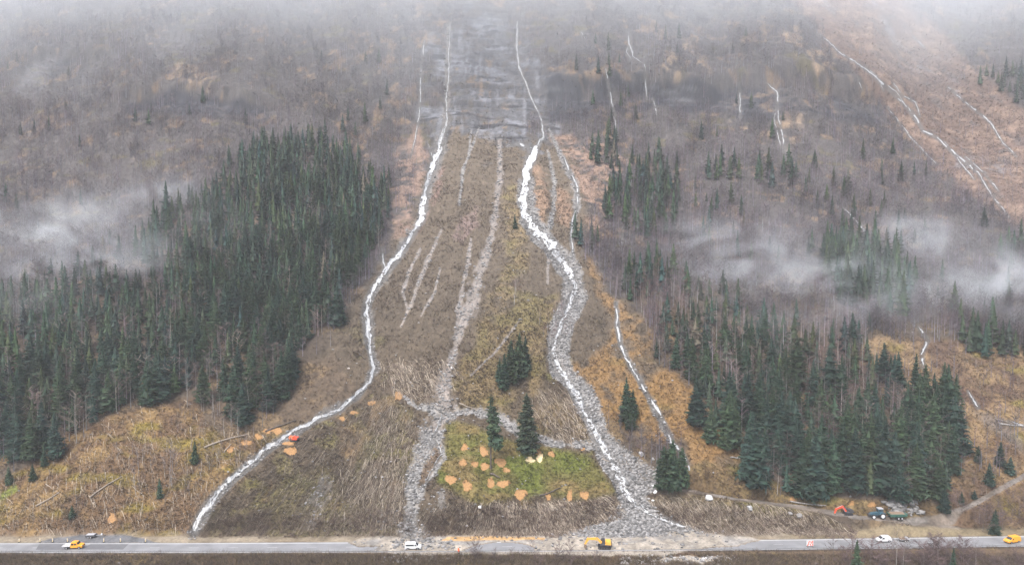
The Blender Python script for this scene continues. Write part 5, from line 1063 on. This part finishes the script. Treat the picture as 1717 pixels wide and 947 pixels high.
# ------------------------------------------------------------------ air: even haze, the low cloud on the upper slope, mist between the trees
def vol_mat(name, dens, colr, kindv=None, ramp=None):
    m = bpy.data.materials.new(name); m.use_nodes = True; N, L = m.node_tree.nodes, m.node_tree.links
    N.remove(N['Principled BSDF']); v = N.new('ShaderNodeVolumePrincipled'); v.inputs['Color'].default_value = (*colr, 1); v.inputs['Anisotropy'].default_value = 0.0; v.inputs['Density'].default_value = dens
    L.new(v.outputs[0], N['Material Output'].inputs['Volume'])
    return m, N, L, v
HAZE = .00016
hm, *_ = vol_mat('haze_air', HAZE, (.93, .95, 1.0))
zmax, zmin = float(ZG.max()), min(float(ZG.min()), -14.6)
bx = MB().box((0, 157, (zmin - 1 + zmax + 25) / 2), (1830, 1230, zmax + 25 - zmin + 1)); hz_o = bx.build('haze', hm); kind(hz_o, 'stuff')
def math_(N, L, op, a, b=None, clamp=False):
    n = N.new('ShaderNodeMath'); n.operation = op; n.use_clamp = clamp
    for i, s in enumerate((a, b)):
        if s is None: continue
        if hasattr(s, 'is_output'): L.new(s, n.inputs[i])
        else: n.inputs[i].default_value = s
    return n.outputs[0]
def rng_(N, L, val, a, b, c=0, d=1):
    n = N.new('ShaderNodeMapRange'); n.interpolation_type = 'SMOOTHSTEP'
    for i, q in enumerate((a, b, c, d)): n.inputs[1 + i].default_value = q
    L.new(val, n.inputs[0]); return n.outputs[0]
FOGC = (.92, .96, 1.0)
m, N, L, v = vol_mat('cloud_air', 1, FOGC)
g = N.new('ShaderNodeNewGeometry'); sp = N.new('ShaderNodeSeparateXYZ'); L.new(g.outputs['Position'], sp.inputs[0])
tn = N.new('ShaderNodeTexNoise'); tn.inputs['Scale'].default_value = .011; tn.inputs['Detail'].default_value = 2; L.new(g.outputs['Position'], tn.inputs['Vector'])
zz = math_(N, L, 'ADD', sp.outputs['Z'], math_(N, L, 'MULTIPLY', math_(N, L, 'SUBTRACT', tn.outputs['Fac'], .5), 200.0))
L.new(math_(N, L, 'MULTIPLY', rng_(N, L, zz, 165, 345), .0037), v.inputs['Density'])
kind(MB().box((0, 685, 270), (1560, 430, 190)).build('low_cloud', m), 'stuff')
def mist(px, py, dims, dens, rise=8, seed=0):
    x, y = at(px, py); z = float(hz(x, y)[0]) + rise
    m, N, L, v = vol_mat('mist_air', 1, FOGC)
    tc = N.new('ShaderNodeTexCoord'); ln = N.new('ShaderNodeVectorMath'); ln.operation = 'LENGTH'; L.new(tc.outputs['Object'], ln.inputs[0])
    g = N.new('ShaderNodeNewGeometry'); t = N.new('ShaderNodeTexNoise'); t.inputs['Scale'].default_value = 1.0; t.inputs['Detail'].default_value = 4; t.inputs['Distortion'].default_value = 1.4; vm = N.new('ShaderNodeVectorMath'); vm.operation = 'MULTIPLY'; vm.inputs[1].default_value = (1 / 27, 1 / 20, 1 / 19); L.new(g.outputs['Position'], vm.inputs[0]); L.new(vm.outputs[0], t.inputs['Vector'])
    f = math_(N, L, 'POWER', rng_(N, L, ln.outputs['Value'], 1.0, .0), 1.4); q = rng_(N, L, t.outputs['Fac'], .40, .68, .04, 1.6)
    L.new(math_(N, L, 'MULTIPLY', math_(N, L, 'MULTIPLY', f, q), dens), v.inputs['Density'])
    import bmesh
    bm = bmesh.new(); bmesh.ops.create_icosphere(bm, subdivisions=3, radius=1); me = bpy.data.meshes.new('mist'); bm.to_mesh(me); bm.free(); me.materials.append(m)
    o = obj('mist', me, None, (float(x[0]), float(y[0]), z)); o.scale = (dims[0] * 1.1, dims[1] * 1.15, dims[2] * 1.45); o.rotation_euler = (R(28), 0, R(seed * 7 % 20 - 10)); kind(o, 'stuff')
for k, a in enumerate([(95, 400, (70, 36, 16), 0.0151), (165, 462, (52, 26, 15), 0.0159), (280, 352, (40, 24, 13), 0.0115), (20, 480, (44, 24, 14), 0.0098), (60, 545, (40, 20, 13), 0.0071), (360, 420, (34, 20, 14), 0.0044),
        (1225, 445, (70, 34, 17), 0.0133), (1300, 500, (66, 26, 16), 0.0107), (1545, 425, (36, 26, 16), 0.0203), (1600, 520, (80, 26, 18), 0.0159), (1450, 540, (50, 20, 15), 0.0133), (1710, 500, (44, 26, 20), 0.0159), (1470, 480, (150, 60, 26), 0.0029), (120, 420, (110, 50, 24), 0.0025), (1330, 575, (38, 16, 12), 0.0071), (1400, 470, (40, 20, 16), 0.0053)]): mist(*a, seed=k)
